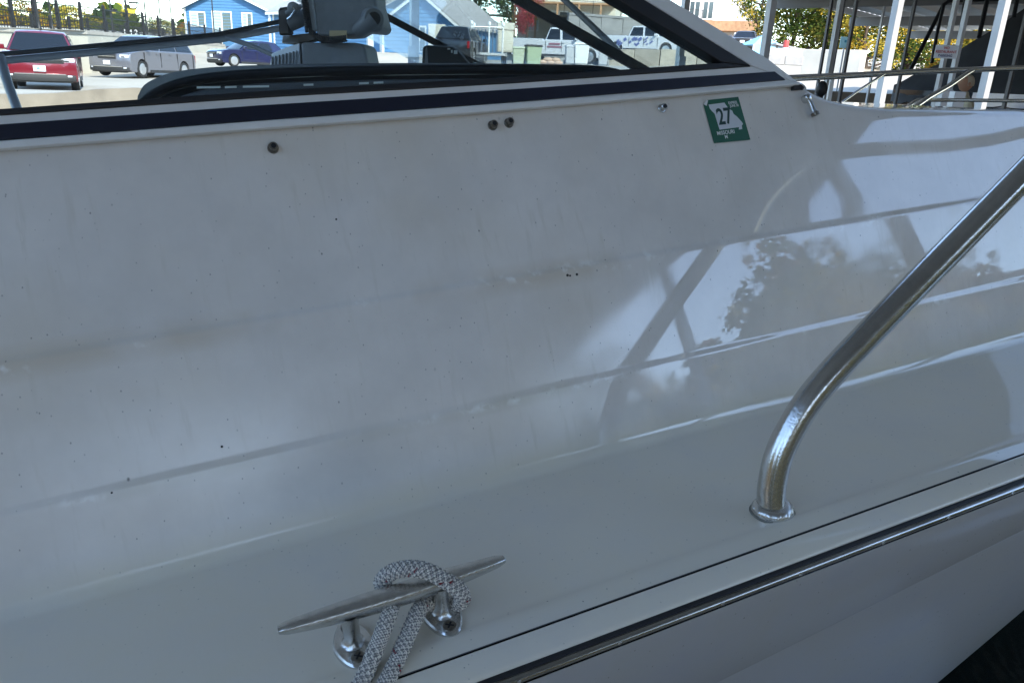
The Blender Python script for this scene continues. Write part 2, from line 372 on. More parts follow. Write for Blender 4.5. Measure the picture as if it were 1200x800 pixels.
# ---- side window frame (proud of the cabin side)
OFF = .007
NA = (-BW*math.cos(math.radians(TA))+BN*math.sin(math.radians(TA)))
def fp(x, y, off=OFF): s,u,v = onA(x,y,off); return BF(s,u,v)
def line_pts(tbl, xs, off=OFF):
    out = []
    for x in xs:
        for (xa,ya),(xb,yb) in zip(tbl, tbl[1:]):
            if x <= xb or (xb,yb)==tbl[-1]: out.append(fp(x, ya+(yb-ya)*(x-xa)/(xb-xa), off)); break
    return out
LIP = [(0,174.5),(300,151),(600,128.5),(938,99)]
XS = [-700,-350,0,300,600]
def strip(tblA, tblB, xsA, xsB, off, thick):   # solid strip between two image-straight edges lying on the cabin-side plane
    a = line_pts(tblA, xsA, off); b = line_pts(tblB, xsB, off); m_ = MB(); n_ = len(a)
    vs = a+b+[q-NA*thick for q in a]+[q-NA*thick for q in b]; f_ = []
    for i in range(n_-1):
        f_ += [(i,i+1,n_+i+1,n_+i),(2*n_+i,3*n_+i,3*n_+i+1,2*n_+i+1),(i,2*n_+i,2*n_+i+1,i+1),(n_+i,n_+i+1,3*n_+i+1,3*n_+i)]
    f_ += [(0,n_,3*n_,2*n_),(n_-1,3*n_-1,4*n_-1,2*n_-1)]
    return m_.add(vs, f_)
GASK_B = [(0,134.5),(300,114),(600,97),(880,77.5)]
GLASS_B = [(0,127),(300,106.5),(600,90),(846,73)]
wf = strip(LIP, GASK_B, XS+[939], XS+[881], OFF, .012)
# front (raked) bar of the frame and the top bar, carried up out of the picture
LR = (fp(786,0)-fp(900,69)).normalized()
ftop = .40
o0, o1 = fp(939,99), fp(900,69); g0, g1 = fp(881,77), fp(756,0); i0 = fp(846,73)
A_ = [o0, o1, o1+LR*ftop]; B_ = [g0, g0+(g1-g0).normalized()*.02, g0+(g1-g0).normalized()*(ftop+.02)]
vs = A_+B_+[q-NA*.012 for q in A_]+[q-NA*.012 for q in B_]; f_ = []
for i in range(2): f_ += [(i,i+1,4+i,3+i),(6+i,9+i,10+i,7+i),(i,6+i,7+i,i+1),(3+i,4+i,10+i,9+i)]
f_ += [(0,3,9,6),(2,8,11,5)]
wf.add(vs, f_)
wtop = B_[2]; wf.prism([A_[2], B_[2], B_[2]-BD*3.2, A_[2]-BD*3.2+LR*.0], -NA*.012)
frame = bp_(wf, 'window_frame', M_FRAME, bevel=.0015)
lip = strip([(0,165),(300,142),(600,120.5),(938,95.5)], LIP, XS+[937.5], XS+[938.5], OFF+.004, .0075); bp_(lip, 'drip_lip', M_FRAME, parent=frame, bevel=.0015)
nv = strip([(0,145.5),(300,123.5),(600,104.5),(910,83.5)], [(0,164),(300,141),(600,119.5),(921,93.5)], XS+[908], XS+[921], OFF+.0025, .004); bp_(nv, 'navy_band', M_NAVY, parent=frame, bevel=.001)
gk = strip(GLASS_B, GASK_B, XS+[847], XS+[881], OFF+.003, .02)
a = [i0, fp(724.5,0)]; gd = (a[1]-a[0]).normalized(); A2 = [fp(846,73,OFF+.003), fp(846,73,OFF+.003)+gd*ftop]; B2 = [fp(881,77,OFF+.003), fp(881,77,OFF+.003)+(g1-g0).normalized()*(ftop+.02)]
gk.prism([A2[0],B2[0],B2[1],A2[1]], -NA*.02)
bp_(gk, 'gasket', M_BLACK, parent=frame, bevel=.002)
gp = MB(); bl = line_pts(GLASS_B, [-700,846], OFF-.004); gp.prism([bl[0],bl[1],bl[1]+gd*ftop,bl[0]+gd*ftop], -NA*.004)
bp_(gp, 'pane', glass('window_glass'), parent=frame)
mb = MB(); c = fp(934,102.5,.004); mb.box(c, (.020,.008,.007), BD, BN, NA); mb.lathe(c+BD*.008-BN*.002, NA, [(.004,0),(.004,.004)],8)
bp_(mb, 'rubber_end_plug', M_BLACK, parent=frame, bevel=.002)
mb = MB(); mb.tube([fp(938,98,.010),fp(942,101,.008),fp(944,104,.005)], .0016, 8); bp_(mb, 'corner_clip', M_CAST, parent=frame, smooth=50)
# ---- folding windshield across the boat
E0 = fp(880,84); E0 = E0-NA*.008
ws = empty('windshield', E0); ws.parent = boat; ws.location = E0-BOAT_O
MUL = [0.0,.285,1.08,1.62]
def wbar(mb, a, b, wd_, dp): t = (b-a).normalized(); x = t.cross(NA).normalized(); mb.box((a+b)/2, ((b-a).length, wd_, dp), t, x, t.cross(x))
bf_ = (BW.cross(LR)).normalized()
for k,off in enumerate(MUL[1:3]):
    mb = MB(); a = E0+BW*off-LR*.03; b = a+LR*.5; ln = (b-a).length
    mb.box((a+b)/2, (ln,.014,.014), LR, BW, bf_); mm = MB()
    mm.box((a+b)/2-BW*.0085, (ln,.004,.017), LR, BW, bf_)
    o = mb.build('mullion', M_ALU, ws, E0, bevel=.002); mm.build('black_seal', M_BLACK, o, E0)
mb = MB(); mb.box(E0+BW*.99-BN*.018, (1.92,.03,.02), BW, BD, BN); mb.build('base_rail', M_ALU, ws, E0, bevel=.003)
for a,b in zip(MUL,MUL[1:]):
    mb = MB(); mb.prism([E0+BW*(a+.012),E0+BW*(b-.012),E0+BW*(b-.012)+LR*.45,E0+BW*(a+.012)+LR*.45], bf_*.004); mb.build('pane', glass('window_glass'), ws, E0)
mb = MB(); mb.tube([P(648,-12,1.62),P(672,10,1.58),P(712,48,1.5),P(733,70,1.46)], .0065, 8); mb.build('wiper_arm', mat('brown_grey_metal',(.16,.14,.13),.5), ws, E0, smooth=50)
# ---- far side window frame bars seen through the glass
fs = empty('far_window_frame', P(100,60,2.5)); fs.parent = boat; fs.location = P(100,60,2.5)-BOAT_O
def pbar(name, pts, r, material, parent, org, flat=1.0):
    mb = MB(); mb.tube([P(*q) for q in pts], r, 10, flat=flat, up=V((0,1,0))); return mb.build(name, material, parent, org, smooth=50)
fo = P(100,60,2.5)
pbar('top_seal', [(-60,69,2.3),(100,55,2.4),(255,40.5,2.5),(330,25,2.6),(380,14,2.65)], .0075, M_BLACK, fs, fo)
pbar('sill_bar', [(-60,77,2.31),(100,62.5,2.41),(258,46,2.51),(330,33,2.61),(380,22,2.66)], .011, M_ALU, fs, fo)
pbar('post', [(0,66,2.3),(8,95,2.28),(20,128,2.26),(24,140,2.25)], .0135, M_ALU, fs, fo)
pbar('brace', [(258,42,2.52),(296,54,2.5),(345,76,2.48)], .008, M_ALU, fs, fo)
# ---- dash cowl behind the side window
cw_o = P(430,90,1.5); cowl = empty('dash_cowl', cw_o); cowl.parent = boat; cowl.location = cw_o-BOAT_O
def cpt(x, y, u): r = ray(x,y); t = u/r.dot(BW); return CAM+r*t
def cowl_poly(dy, x0, u): return [cpt(x,y+dy,u) for x,y in smooth2([(x0,128),(x0+9,112),(x0+26,101),(x0+52,91.5),(x0+90,85),(x0+150,80.5),(x0+260,77.2),(x0+420,75.6),(x0+520,76.2),(x0+556,79),(x0+580,86),(x0+590,96)])]
def smooth2(p): return [(q.x,q.y) for q in smooth_path([V((a,b,0)) for a,b in p], 4)]
M_COWL = mat('charcoal_vinyl', (.012,.014,.019), .85, bump=.1, bscale=500, spec=.05)
u1 = 1.18
top = cowl_poly(0,160,u1); mb = MB()
mb.prism(top+[cpt(748,125,u1),cpt(160,140,u1)], BW*.42); mb.build('hood', M_COWL, cowl, cw_o, bevel=.006, bseg=3)
mb = MB(); mb.tube(cowl_poly(6.5,158,u1-.006), .0038, 8); mb.build('bead', M_COWL, cowl, cw_o, smooth=60)
mb = MB(); mb.tube(cowl_poly(11.5,164,u1-.004), .0012, 6); mb.build('chrome_trim', M_STEEL, cowl, cw_o, smooth=60)
mb = MB(); lo = cowl_poly(17,176,u1-.02); mb.prism(lo+[cpt(748,130,u1-.02),cpt(170,150,u1-.02)], BW*.015); mb.build('face_panel', mat('slate_panel',(.075,.085,.11),.4), cowl, cw_o, bevel=.004)
for xa,xb,y in ((231,258,102.7),(264,277,102.4),(285,315,101.8),(356,367,99.8),(421,432,98),(438,449,97.2)):
    mb = MB(); a,b = cpt(xa,y,u1-.0225), cpt(xb,y-.4,u1-.0225); mb.box((a+b)/2, ((b-a).length,.003,.0028), (b-a).normalized()); mb.build('sunlit_gap', mat('white_plastic',(.8,.8,.78),.4), cowl, cw_o)  # white strips stand in for sunlit gaps under the cowl
# ---- mooring cleat on the side deck
u_cl = on_deck(462,742)[1]
def at_u(x, y, u): r = ray(x,y); t = u/r.dot(BW); return r.dot(BD)*t, u, H+r.dot(BN)*t
sL,_,vL = at_u(327,739,u_cl); sR,_,vR = at_u(590,656,u_cl)
s_m, v_b = (sL+sR)/2, (vL+vR)/2-.002; hl = (sR-sL)/2
cl_o = BF(s_m,u_cl,0); cleat = empty('mooring_cleat', cl_o); cleat.parent = boat; cleat.location = cl_o-BOAT_O
def CF(s, u, v): return BF(s_m+s, u_cl+u, v)
rows = []; seg = 20
for i in range(33):
    t = -1+2*i/32; a = abs(t)
    wv = .0058+.0052*(1-a**1.7); hv = .0042+.0048*(1-a**2.2)
    dv = .0025*a**2*1.2
    if i in (0,32): wv *= .72; hv *= .72
    row = []
    for k in range(seg+1):
        q = 2*math.pi*k/seg; cx, sz = math.cos(q), math.sin(q)
        ex = 2/3.2; x_ = math.copysign(abs(cx)**ex,cx)*wv; z_ = math.copysign(abs(sz)**ex,sz)*hv
        row.append(CF(t*hl*(1 if 0<i<32 else 1.006), x_*(.86 if z_<0 else 1), v_b+z_+dv))
    rows.append(row)
mb = MB(); mb.grid(rows)
mb.add(rows[0][:-1], [tuple(range(seg))]); mb.add(rows[-1][:-1], [tuple(range(seg))])
mb.build('horn_bar', M_CAST, cleat, cl_o, smooth=32, merge=True)
fL = at_u(415,757,u_cl-.004)[0]-s_m; fR = at_u(520,722,u_cl-.004)[0]-s_m
for fs_ in (fL, fR):
    mb = MB(); rows = []
    N = 24
    for h,(sx,su,sh) in ((0,(.0185,.033,0)),(.0040,(.0185,.033,0)),(.0056,(.0170,.031,0)),(.0060,(.0125,.0125,0)),(.0085,(.0095,.0100,0)),(.014,(.0080,.0085,.0)),(.026,(.0078,.0082,.0)),(v_b-.004,(.0105,.0098,.0))):
        rows.append([CF(fs_+math.copysign(abs(math.cos(2*math.pi*k/N))**.8,math.cos(2*math.pi*k/N))*sx*(1-.28*max(0,abs(math.sin(2*math.pi*k/N)))), math.copysign(abs(math.sin(2*math.pi*k/N))**.9,math.sin(2*math.pi*k/N))*su, h+.0006) for k in range(N+1)])
    mb.grid(rows); ft = mb.build('foot', M_CAST, cleat, cl_o, smooth=40, merge=True)
    for sg in (-1,1):
        c = CF(fs_, sg*.0215, .0064); sc_ = MB().lathe(c, BN, [(.0066,-.001),(.0066,.0010),(.0054,.0016)], 18)
        so_ = sc_.build('screw', M_DARKMET, ft, cl_o, smooth=40)
        x_ = (BD*.6+BW*.8); sl = MB(); sl.k = 0
        for ax in (x_, BN.cross(x_)): sl.box(c+BN*.0017, (.0085,.0018,.0006), ax, BN.cross(ax), BN)
        sl.build('cross_slot', M_BLACK, ft, cl_o)
# ---- braided dock line looped over the cleat
def at_px(x, y, du, u=None): s,u_,v = at_u(x,y,u_cl+du); return BF(s,u_,v)
RR = .0072
path = [at_px(392,858,-.075), at_px(408,828,-.062), at_px(428,790,-.045), at_px(445,748,-.026), at_px(457,716,-.008), at_px(459,700,.010), at_px(452,690,.020),
        at_px(447,683,.0215), at_px(453,674,.018), at_px(468,667,.009), at_px(488,666,.000), at_px(506,671,-.008), at_px(524,681,-.0145), at_px(538,691,-.017), at_px(542,702,-.012),
        at_px(532,708,.004), at_px(515,707,.012), at_px(500,706,.006), at_px(490,716,-.008), at_px(478,744,-.026), at_px(463,778,-.045), at_px(446,812,-.062), at_px(428,850,-.075)]
RP = smooth_path(path, 22)
rope_o = RP[0]; rope = empty('dock_line', rope_o, 0, 'grey and white braided rope with red flecks looped over the metal cleat', 'rope')
acc = [0]
for a,b in zip(RP,RP[1:]): acc.append(acc[-1]+(b-a).length)
fr_ = []; a = None
for i,p in enumerate(RP):
    t = (RP[min(i+1,len(RP)-1)]-RP[max(i-1,0)]).normalized()
    if a is None: a,_ = frame_from(t)
    a = (a-t*a.dot(t)).normalized(); fr_.append((p,a,a.cross(t)))
PITCHR = .030; NS = 11
rmats = [mat('rope_white',(.76,.72,.65),.85,var=.2,scale=400), mat('rope_grey',(.24,.235,.23),.85,var=.2,scale=400), mat('rope_red',(.22,.012,.02),.8)]
core = MB(); core.tube(RP, RR*.86, 12); core.build('core', mat('rope_core',(.12,.12,.12),.9), rope, rope_o, smooth=60)
for hand in (1,-1):
    mb = MB()
    for k in range(NS):
        pts = []
        for i in range(0,len(RP),1):
            th = hand*2*math.pi*acc[i]/PITCHR+2*math.pi*k/NS; c,a,b = fr_[i]
            ph = 2*math.pi*acc[i]/PITCHR*NS+math.pi*k
            r_ = RR*(.90+.10*math.sin(ph*1.0+(0 if hand>0 else math.pi)))
            pts.append(c+(a*math.cos(th)+b*math.sin(th))*r_)
        mb.k = 1 if hand < 0 else 0
        f0 = len(mb.f); mb.tube(pts, .00115, 5, cap=False)
        if hand == 1 and k in (0,1):
            for q_ in range(f0, len(mb.f)): mb.mi[q_] = 2 if ((q_-f0)//5+k*9)%44 < 4 else 0
    mb.build('braid_strands', rmats, rope, rope_o, smooth=80, fix=False)['kind'] = 'stuff'
# ---- near bow rail stanchion
b0 = V(BF(*on_deck(905,600))); DB = (b0-CAM).dot(FW)
rp = [(905,600,DB),(903.5,588,DB-.001),(905,566,DB-.003),(912,535,DB-.006),(926,504,DB-.008),(947,470,DB-.009),(978,433,DB-.008),(1020,389,DB-.004),(1080,327,DB),(1140,266,DB+.006),(1200,205,DB+.012),(1290,113,DB+.02),(1400,0,DB+.04)]
pts = smooth_path([P(*q) for q in rp], 8)
last = pts[-1]; pts += smooth_path([last, last+(pts[-1]-pts[-2]).normalized()*.08+BD*.03, last+BD*.25+V((0,0,.09)), last+BD*1.2+BW*.05+V((0,0,.10)), last+BD*2.6+BW*.9+V((0,0,.12))], 6)[1:]
nr = empty('bow_rail', b0); nr.parent = boat; nr.location = b0-BOAT_O
mb = MB(); mb.tube(pts, .0162, 28); mb.build('rail_tube', M_STEEL, nr, b0, smooth=60)
mb = MB(); mb.lathe(b0+BN*.001, BN, [(.0235,-.002),(.0240,.002),(.0232,.006),(.0210,.0095),(.0165,.0110)], 40)
col_ = mb.build('base_collar', M_CAST, nr, b0, smooth=40)
ax_, ay_ = frame_from(BN); mb = MB()
for k in range(12):
    q = 2*math.pi*k/12+random.uniform(-.08,.08); c = b0+(ax_*math.cos(q)+ay_*math.sin(q))*.0225+BN*(.0062+random.uniform(-.001,.001)); o_ = (ax_*math.cos(q)+ay_*math.sin(q))
    mb.lathe(c-o_*.002, o_+BN*.5, [(.0048,0),(.0046,.0016),(.0034,.0028),(.0012,.0033)], 10)
mb.build('weld_beads', M_CAST, col_, b0, smooth=60)
mb = MB(); mb.tube([b0+(ax_*math.cos(2*math.pi*k/32)+ay_*math.sin(2*math.pi*k/32))*.0245+BN*.0006 for k in range(33)], .0016, 6, cap=False); mb.build('sealant', mat('grey_sealant',(.22,.21,.18),.8), nr, b0, smooth=80)
# ---- snap studs and the small latch
for x,y,tilt_ in ((320,174,0),(577,147.5,0),(596,144.5,0),(775.5,127.5,1)):
    s,u,v = onA(x,y); c = BF(s,u,v); mb = MB()
    mb.lathe(c, NA, [(.0066,-.001),(.0066,.0012),(.0058,.002),(.0042,.0022),(.0042,.0058),(.0050,.0068),(.0050,.0082),(.0042,.0092)] , 20)
    o = bp_(mb, 'snap_stud', M_DARKMET if not tilt_ else M_CAST, smooth=35)
    bp_(MB().lathe(c+NA*.0092, NA, [(.0030,-.0002),(.0030,.0005)], 12), 'socket', M_BLACK, parent=o)
s,u,v = onA(942.5,117); c = BF(s,u,v); c2 = BF(*onA(950,135.5)); mb = MB()
mb.lathe(c, NA, [(.0065,-.001),(.0065,.008),(.0055,.0105),(.003,.012)], 18)
mb.tube([c+NA*.006, c.lerp(c2,.3)+NA*.008, c.lerp(c2,.85)+NA*.0085, c2+NA*.009], [.0045,.0042,.0040,.0058], 14)
lt = bp_(mb, 'swing_latch', M_CAST, smooth=40)
bp_(MB().lathe(c2+NA*.009, (c2-c), [(.0064,-.001),(.0064,.004),(.0052,.0045)], 16), 'latch_tip', M_DARKMET, parent=lt, smooth=40)
# ---- registration sticker
cs = [BF(*onA(x,y)) for x,y in ((822.7,118.4),(864.6,114),(878.8,164.2),(836.4,168.4))]
st_o = cs[0]; SX = (cs[1]-cs[0]); SY = (cs[3]-cs[0])
def sp(a, b, off=.0012): return cs[0]+SX*a+(SY)*b+(cs[2]-cs[1]-SY)*(a*b)+NA*off
mb = MB(); poly = [sp(.10,0),sp(1,0),sp(1,1),sp(0,1),sp(0,.09)]; mb.prism([q-NA*.0004 for q in poly], NA*.0004)
stk = bp_(mb, 'registration_sticker', mat('sticker_green',(.012,.105,.055),.35)); stk['label'] = 'green state registration sticker reading 27'
mb = MB(); mb.prism([sp(0,.09,.0014),sp(.10,0,.0014),sp(.13,.02,.0026),sp(.05,.14,.0026)], NA*.0003); bp_(mb, 'peeled_corner', mat('white_plastic',(.8,.8,.78),.4), parent=stk)
mo = [(.13,.11),(.57,.10),(.60,.17),(.64,.25),(.72,.30),(.735,.38),(.80,.44),(.90,.58),(.915,.63),(.87,.66),(.855,.74),(.76,.745),(.785,.69),(.24,.705),(.225,.33),(.17,.26),(.135,.20)]
mb = MB(); mb.prism([sp(a,b,.0009) for a,b in mo], NA*.0006); bp_(mb, 'state_outline', mat('sticker_silver',(.62,.64,.66),.4), parent=stk)
xh = SX.normalized(); yh = (-SY); wS = SX.length
M_INK = mat('sticker_ink',(.01,.045,.035),.5); M_WHT = mat('sticker_white',(.72,.75,.72),.5)
def stxt(t, size, a, b, material, sx): letters('lettering', t, size*wS, xh, yh, sp(a,b,.0019), material, stk, BOAT_O, sx)
stxt('27', .52, .46, .43, M_INK, .78); stxt('EXPIRES', .085, .79, .125, M_WHT, .82); stxt('JUNE 30', .085, .81, .195, M_WHT, .82); stxt('MISSOURI', .12, .38, .785, M_WHT, .95); stxt('M', .11, .36, .885, M_WHT, 1)
# chips and gouges in the gelcoat along the first ledge
for x,y,r_ in ((665,322.5,.0022),(668,323,.0016),(676,321.5,.0021),(260,523,.0015),(131,577,.0013),(394,257,.0014),(963,517,.0016),(891,402,.002)):
    s,u,v = on_wall(x,y,r2b,TB) if 260<y<430 else onA(x,y); 
    if y > 500: s,u,v = on_wall(x,y,cv,TC)
    c = BF(s,u,v); mb = MB(); mb.lathe(c, NA, [(r_,-.002),(r_*.9,.0004)], 7); bp_(mb, 'gelcoat_chip', mat('chip_dark',(.03,.028,.025),.9))
# ---- far bow rail
fr = empty('bow_rail', P(1100,90,3.6)); fo = P(1100,90,3.6); fr.parent = boat; fr.location = fo-BOAT_O
pbar('rail_tube', [(880,94,3.0),(935,91.5,3.2),(1000,88.5,3.4),(1080,84,3.7),(1150,81.5,3.95),(1200,80,4.15),(1320,77,4.7)], .0135, M_STEEL, fr, fo)
pbar('lower_rail', [(1062,126,3.5),(1075,117.5,3.56),(1130,117.5,3.7),(1200,118.5,3.95),(1320,119.5,4.4)], .009, M_STEEL, fr, fo)
pbar('stanchion', [(1066,130,3.42),(1088,114.5,3.55),(1112,101,3.68),(1132,87,3.82),(1139,83,3.88)], .0118, M_STEEL, fr, fo)
pbar('stanchion', [(978,127,3.2),(988,119,3.25),(1008,105,3.32),(1030,91,3.42),(1036,87,3.46)], .006, M_STEEL, fr, fo)
# ------------------------------------------------------------------ things standing on the dash
M_GREYPL = mat('grey_plastic', (.21,.22,.23), .5, var=.08, scale=60, bump=.1, bscale=300)
M_GREYL = mat('light_grey_plastic', (.45,.48,.52), .45)
D1 = 1.75
def pp(x, y, dd=0): return P(x,y,D1+dd)
o1_ = pp(375,78); e = empty('ribbed_box', o1_, 0, 'low grey box with ribbed vented end standing on the dash', 'equipment box')
ex = (pp(430,78)-pp(355,78)).normalized(); back = V((ex.y*-1,ex.x,0)).normalized()
if back.y < 0: back = -back
mb = MB(); mb.prism([pp(354,82),pp(433,82),pp(428,57),pp(424,51.5),pp(415,50),pp(352,50)], back*.16); mb.build('body', M_GREYPL, e, o1_, bevel=.006, bseg=3)
mb = MB(); mb.prism([pp(316,82,.05),pp(352,82),pp(351,50.5),pp(334,56,.03),pp(318,63,.05)], back*.13); mb.build('vent_end', M_GREYL, e, o1_, bevel=.003)
for k in range(8):
    x = 319+k*4.1; t = k/8; mb = MB(); a, b = pp(x,82,.045-.05*t), pp(x+.3,66.5-8*t,.045-.05*t); mb.box((a+b)/2-V((0,.002,0)), (.0032,.006,(b-a).length), (a-b).normalized().cross(V((0,1,0))).normalized(), V((0,1,0)), (b-a).normalized()); mb.build('rib', M_GREYPL, e, o1_, bevel=.001)
o2 = pp(400,50); e = empty('marine_winch', o2, 0, 'dark grey marine winch head with black knob and coiled cord above the ribbed box', 'winch')
mb = MB(); mb.prism([pp(371,42),pp(366,0),pp(362,-30),pp(438,-30),pp(441,4),pp(448,31),pp(446,37.5),pp(440,38),pp(424,36.5),pp(414,42),pp(400,43)], back*.15); mb.build('housing', M_GREYPL, e, o2, bevel=.008, bseg=3)
mb = MB(); mb.prism([pp(359,35,.0),pp(353,0,0),pp(351,-25,0),pp(364,-25,-.002),pp(372,37,-.002)], back*.13); mb.build('side_cover', M_GREYL, e, o2, bevel=.005)
c = pp(437,22,-.004); mb = MB(); mb.tube([pp(417,38,.01),pp(427,31,.0),pp(436,23,.0)], [.014,.019,.024], 16); mb.build('knob_arm', M_GREYPL, e, o2, smooth=50)
ca = (CAM-c).normalized(); mb = MB(); mb.lathe(c, ca+V((.25,0,0)), [(.024,-.02),(.024,.008),(.0215,.012)], 24); k_ = mb.build('knob', M_GREYPL, e, o2, smooth=40)
MB().lathe(c+(ca+V((.25,0,0))).normalized()*.012, ca+V((.25,0,0)), [(.0145,-.001),(.0145,.0015)], 20).build('knob_socket', M_BLACK, k_, o2)
mb = MB(); mb.prism([pp(386,36,-.008),pp(406,36,-.008),pp(406,45,-.008),pp(386,45,-.008)], back*.004); mb.build('plate', mat('brass_plate',(.62,.47,.26),.5), e, o2)
mb = MB(); mb.prism([pp(330,51,.06),pp(331,42,.06),pp(345,41,.02),pp(370,38,.02),pp(374,46,.0),pp(340,52,.02)], back*.07); mb.build('base_bracket', mat('bronze_bracket',(.045,.035,.025),.5), e, o2, bevel=.003)
pts = []
for k in range(140):
    t = k/139; q = 2*math.pi*k/7; c = pp(362+44*t, 36+9*min(1,t*3.0)+2*math.sin(t*3), -.02); pts.append(c+V((.0,math.cos(q)*.006,0))+CU*(math.sin(q)*.0065)+CR*(.0))
mb = MB(); mb.tube(pts, .0022, 6); mb.build('coiled_cord', M_BLACK, e, o2, smooth=80)
pts = []
for k in range(150):
    t = k/149; q = 2*math.pi*k/8; c = pp(356+6*t, -6+44*t, -.012); pts.append(c+V((math.cos(q)*.007,0,0))+V((0,1,0))*(math.sin(q)*.006))
mb = MB(); mb.tube(pts, .0022, 6); mb.build('coiled_cord', M_BLACK, e, o2, smooth=80)
o3 = pp(338,45); e = empty('fish_finder', o3, 0, 'thin black display screen on edge at the left of the marine winch', 'display')
mb = MB(); mb.prism([pp(327,42,.0),pp(325.5,12,.0),pp(328,9,0),pp(338,7.5,.03),pp(342,41,.03)], back*.02); mb.build('case', M_BLACK, e, o3, bevel=.004)
mb = MB(); mb.prism([pp(328.3,39.5,-.003),pp(327.2,13,-.003),pp(335,11,.02),pp(338,39,.02)], -back*.001); mb.build('bezel', mat('bezel_grey',(.22,.2,.2),.4), e, o3)
mb = MB(); mb.tube([pp(338,28,.03),pp(348,24,.03),pp(357,20,.04)], .018, 12); mb.tube([pp(336,16,.0),pp(344,10,-.01),pp(352,8,.02)], .006, 8); mb.lathe(pp(345,10,-.02), V((0,-1,0)), [(.013,0),(.013,.012),(.008,.016)], 14); mb.build('swivel_mount', M_GREYPL, e, o3, smooth=50)
mb = MB(); mb.tube([pp(343,9,-.04),pp(346,12,-.042),pp(341,20,-.03),pp(337,23,-.02)], .0025, 6); mb.build('clamp_lever', M_CAST, e, o3, smooth=50)
o4 = P(520,77,1.95); e = empty('speaker_box', o4, 0, 'small black box with white marks at the far right of the dash', 'equipment box')
q4 = lambda x,y: P(x,y,1.95)
mb = MB(); mb.prism([q4(494,82),q4(495,56),q4(499,53),q4(530,54.5),q4(537,60),q4(549,74),q4(551,82)], back*.12); mb.build('body', mat('matte_black',(.012,.013,.014),.6), e, o4, bevel=.005)
mb = MB(); mb.prism([q4(497,82),q4(498.5,57),q4(500.5,54.5),q4(502,82)], -back*.002); mb.build('corner_trim', M_GREYPL, e, o4)
for x,y,w_,h_ in ((526,57.5,3.5,1.8),(529.5,60.5,1.8,3.2),(534,61.5,4.2,4.4)):
    mb = MB(); mb.box(q4(x,y)-back*.001, (w_*mpp(1.95),.001,h_*mpp(1.95)), ex, back); mb.build('mark', M_WHT, e, o4)
# ------------------------------------------------------------------ setting: water, lot, terrace, walls
def hx(x, D): q = P(x,90,D); return q.x, q.y
CT = [(-300,112,20),(0,107,19),(55,105.5,24.3),(110,103,25),(130,91,34),(200,90,36),(225,83,42),(290,79,45),(330,79,43),(270,64,58),(300,56,66),(400,62,60),(460,62,56),(480,75,42),
      (530,75,41),(600,76,42),(645,74,45),(690,77,42),(700,84,32),(750,66,53),(780,80,40),(850,77,45),(870,60,60),(905,86,40),(960,90,38),(1015,88,40),(1000,109,23),(1100,112,23),(1090,95,42),(1300,118,24),(1500,130,24),(760,95,23),(500,99,20),(250,104,19),(600,55,90),(900,60,90)]
CTW = [P(*c) for c in CT]
def gz(x, y):
    sw = sz = 0
    for c in CTW:
        d2 = (c.x-x)**2+(c.y-y)**2+.3; w_ = 1/d2**1.7; sw += w_; sz += w_*c.z
    return sz/sw
def front_D(x): return 17.6+max(0,min(1,(x-200)/700))*3.2
mb = MB(); rows = []
for i in range(60):
    row = []
    for j in range(56):
        px = -700+j*45; D = front_D(px)+(130-18)*(i/59)**1.8; x,y = hx(px,D); row.append(V((x,y,gz(x,y))))
    rows.append(row)
mb.grid(rows)
M_LOT = mat('parking_concrete',(.37,.33,.265),.9,var=.14,scale=.6,bump=.3,bscale=3,detail=8)
tag(mb.build('parking_lot', M_LOT, smooth=60), kind='structure')
mb = MB(); M_SEAWALL = mat('seawall_concrete',(.30,.25,.19),.9,var=.25,scale=1.5,bump=.3,bscale=6)
fr_pts = [r for r in rows[0]]
cap_t = [p+V((0,0,.004)) for p in fr_pts]; cap_n = [p+(V((-p.x,-p.y,0)).normalized())*.35+V((0,0,.004)) for p in fr_pts]
mb.grid([cap_t, cap_n, [V((p.x,p.y,-.8)) for p in cap_n]])
tag(mb.build('seawall', M_SEAWALL), kind='structure')
mb = MB(); mb.grid([[V((x,y,0)) for x in (-900,-60,0,60,900)] for y in (-900,-60,0,30,60,200)])
wm = mat('lake_water',(.005,.009,.008),.06,bump=.6,bscale=1.6); tag(mb.build('lake_water', wm), kind='structure')
# retaining wall at the left and the terrace above it
RW = [(-420,20,112,22),(-250,26,108,24.5),(0,33,97,30),(110,37.3,89.3,36),(175,43,80,44),(225,48.5,72,53),(264,53,66,62)]
def rwi(x):
    for a,b in zip(RW,RW[1:]):
        if x <= b[0]: t = (x-a[0])/(b[0]-a[0]); return tuple(a[k]+(b[k]-a[k])*t for k in range(4))
    return RW[-1]
xs = [-420+k*18 for k in range(39)]
topl = []; 
for x in xs:
    _,yt,yb,D = rwi(x); topl.append(P(x,yt,D))
rw_o = V((topl[23].x,topl[23].y,gz(topl[23].x,topl[23].y)))
rw = empty('retaining_wall', rw_o, 0, 'long cream concrete retaining wall behind the red and silver cars', 'wall')
def outw(p): return V((-p.x,-p.y,0)).normalized()
mb = MB(); M_CREAM = mat('cream_concrete',(.50,.46,.37),.85,var=.08,scale=.8,bump=.15,bscale=4)
mb.grid([topl, [V((p.x,p.y,gz(p.x,p.y)-.6)) for p in topl]]); mb.build('wall_face', M_CREAM, rw, rw_o)
mb = MB(); a_ = [p+outw(p)*.10+V((0,0,.03)) for p in topl]; b_ = [p-outw(p)*.35+V((0,0,.03)) for p in topl]
mb.grid([[p-V((0,0,.16)) for p in a_], a_, b_]); mb.build('coping', mat('coping_concrete',(.42,.38,.32),.9,var=.15,scale=2), rw, rw_o)
mb = MB(); rows = []
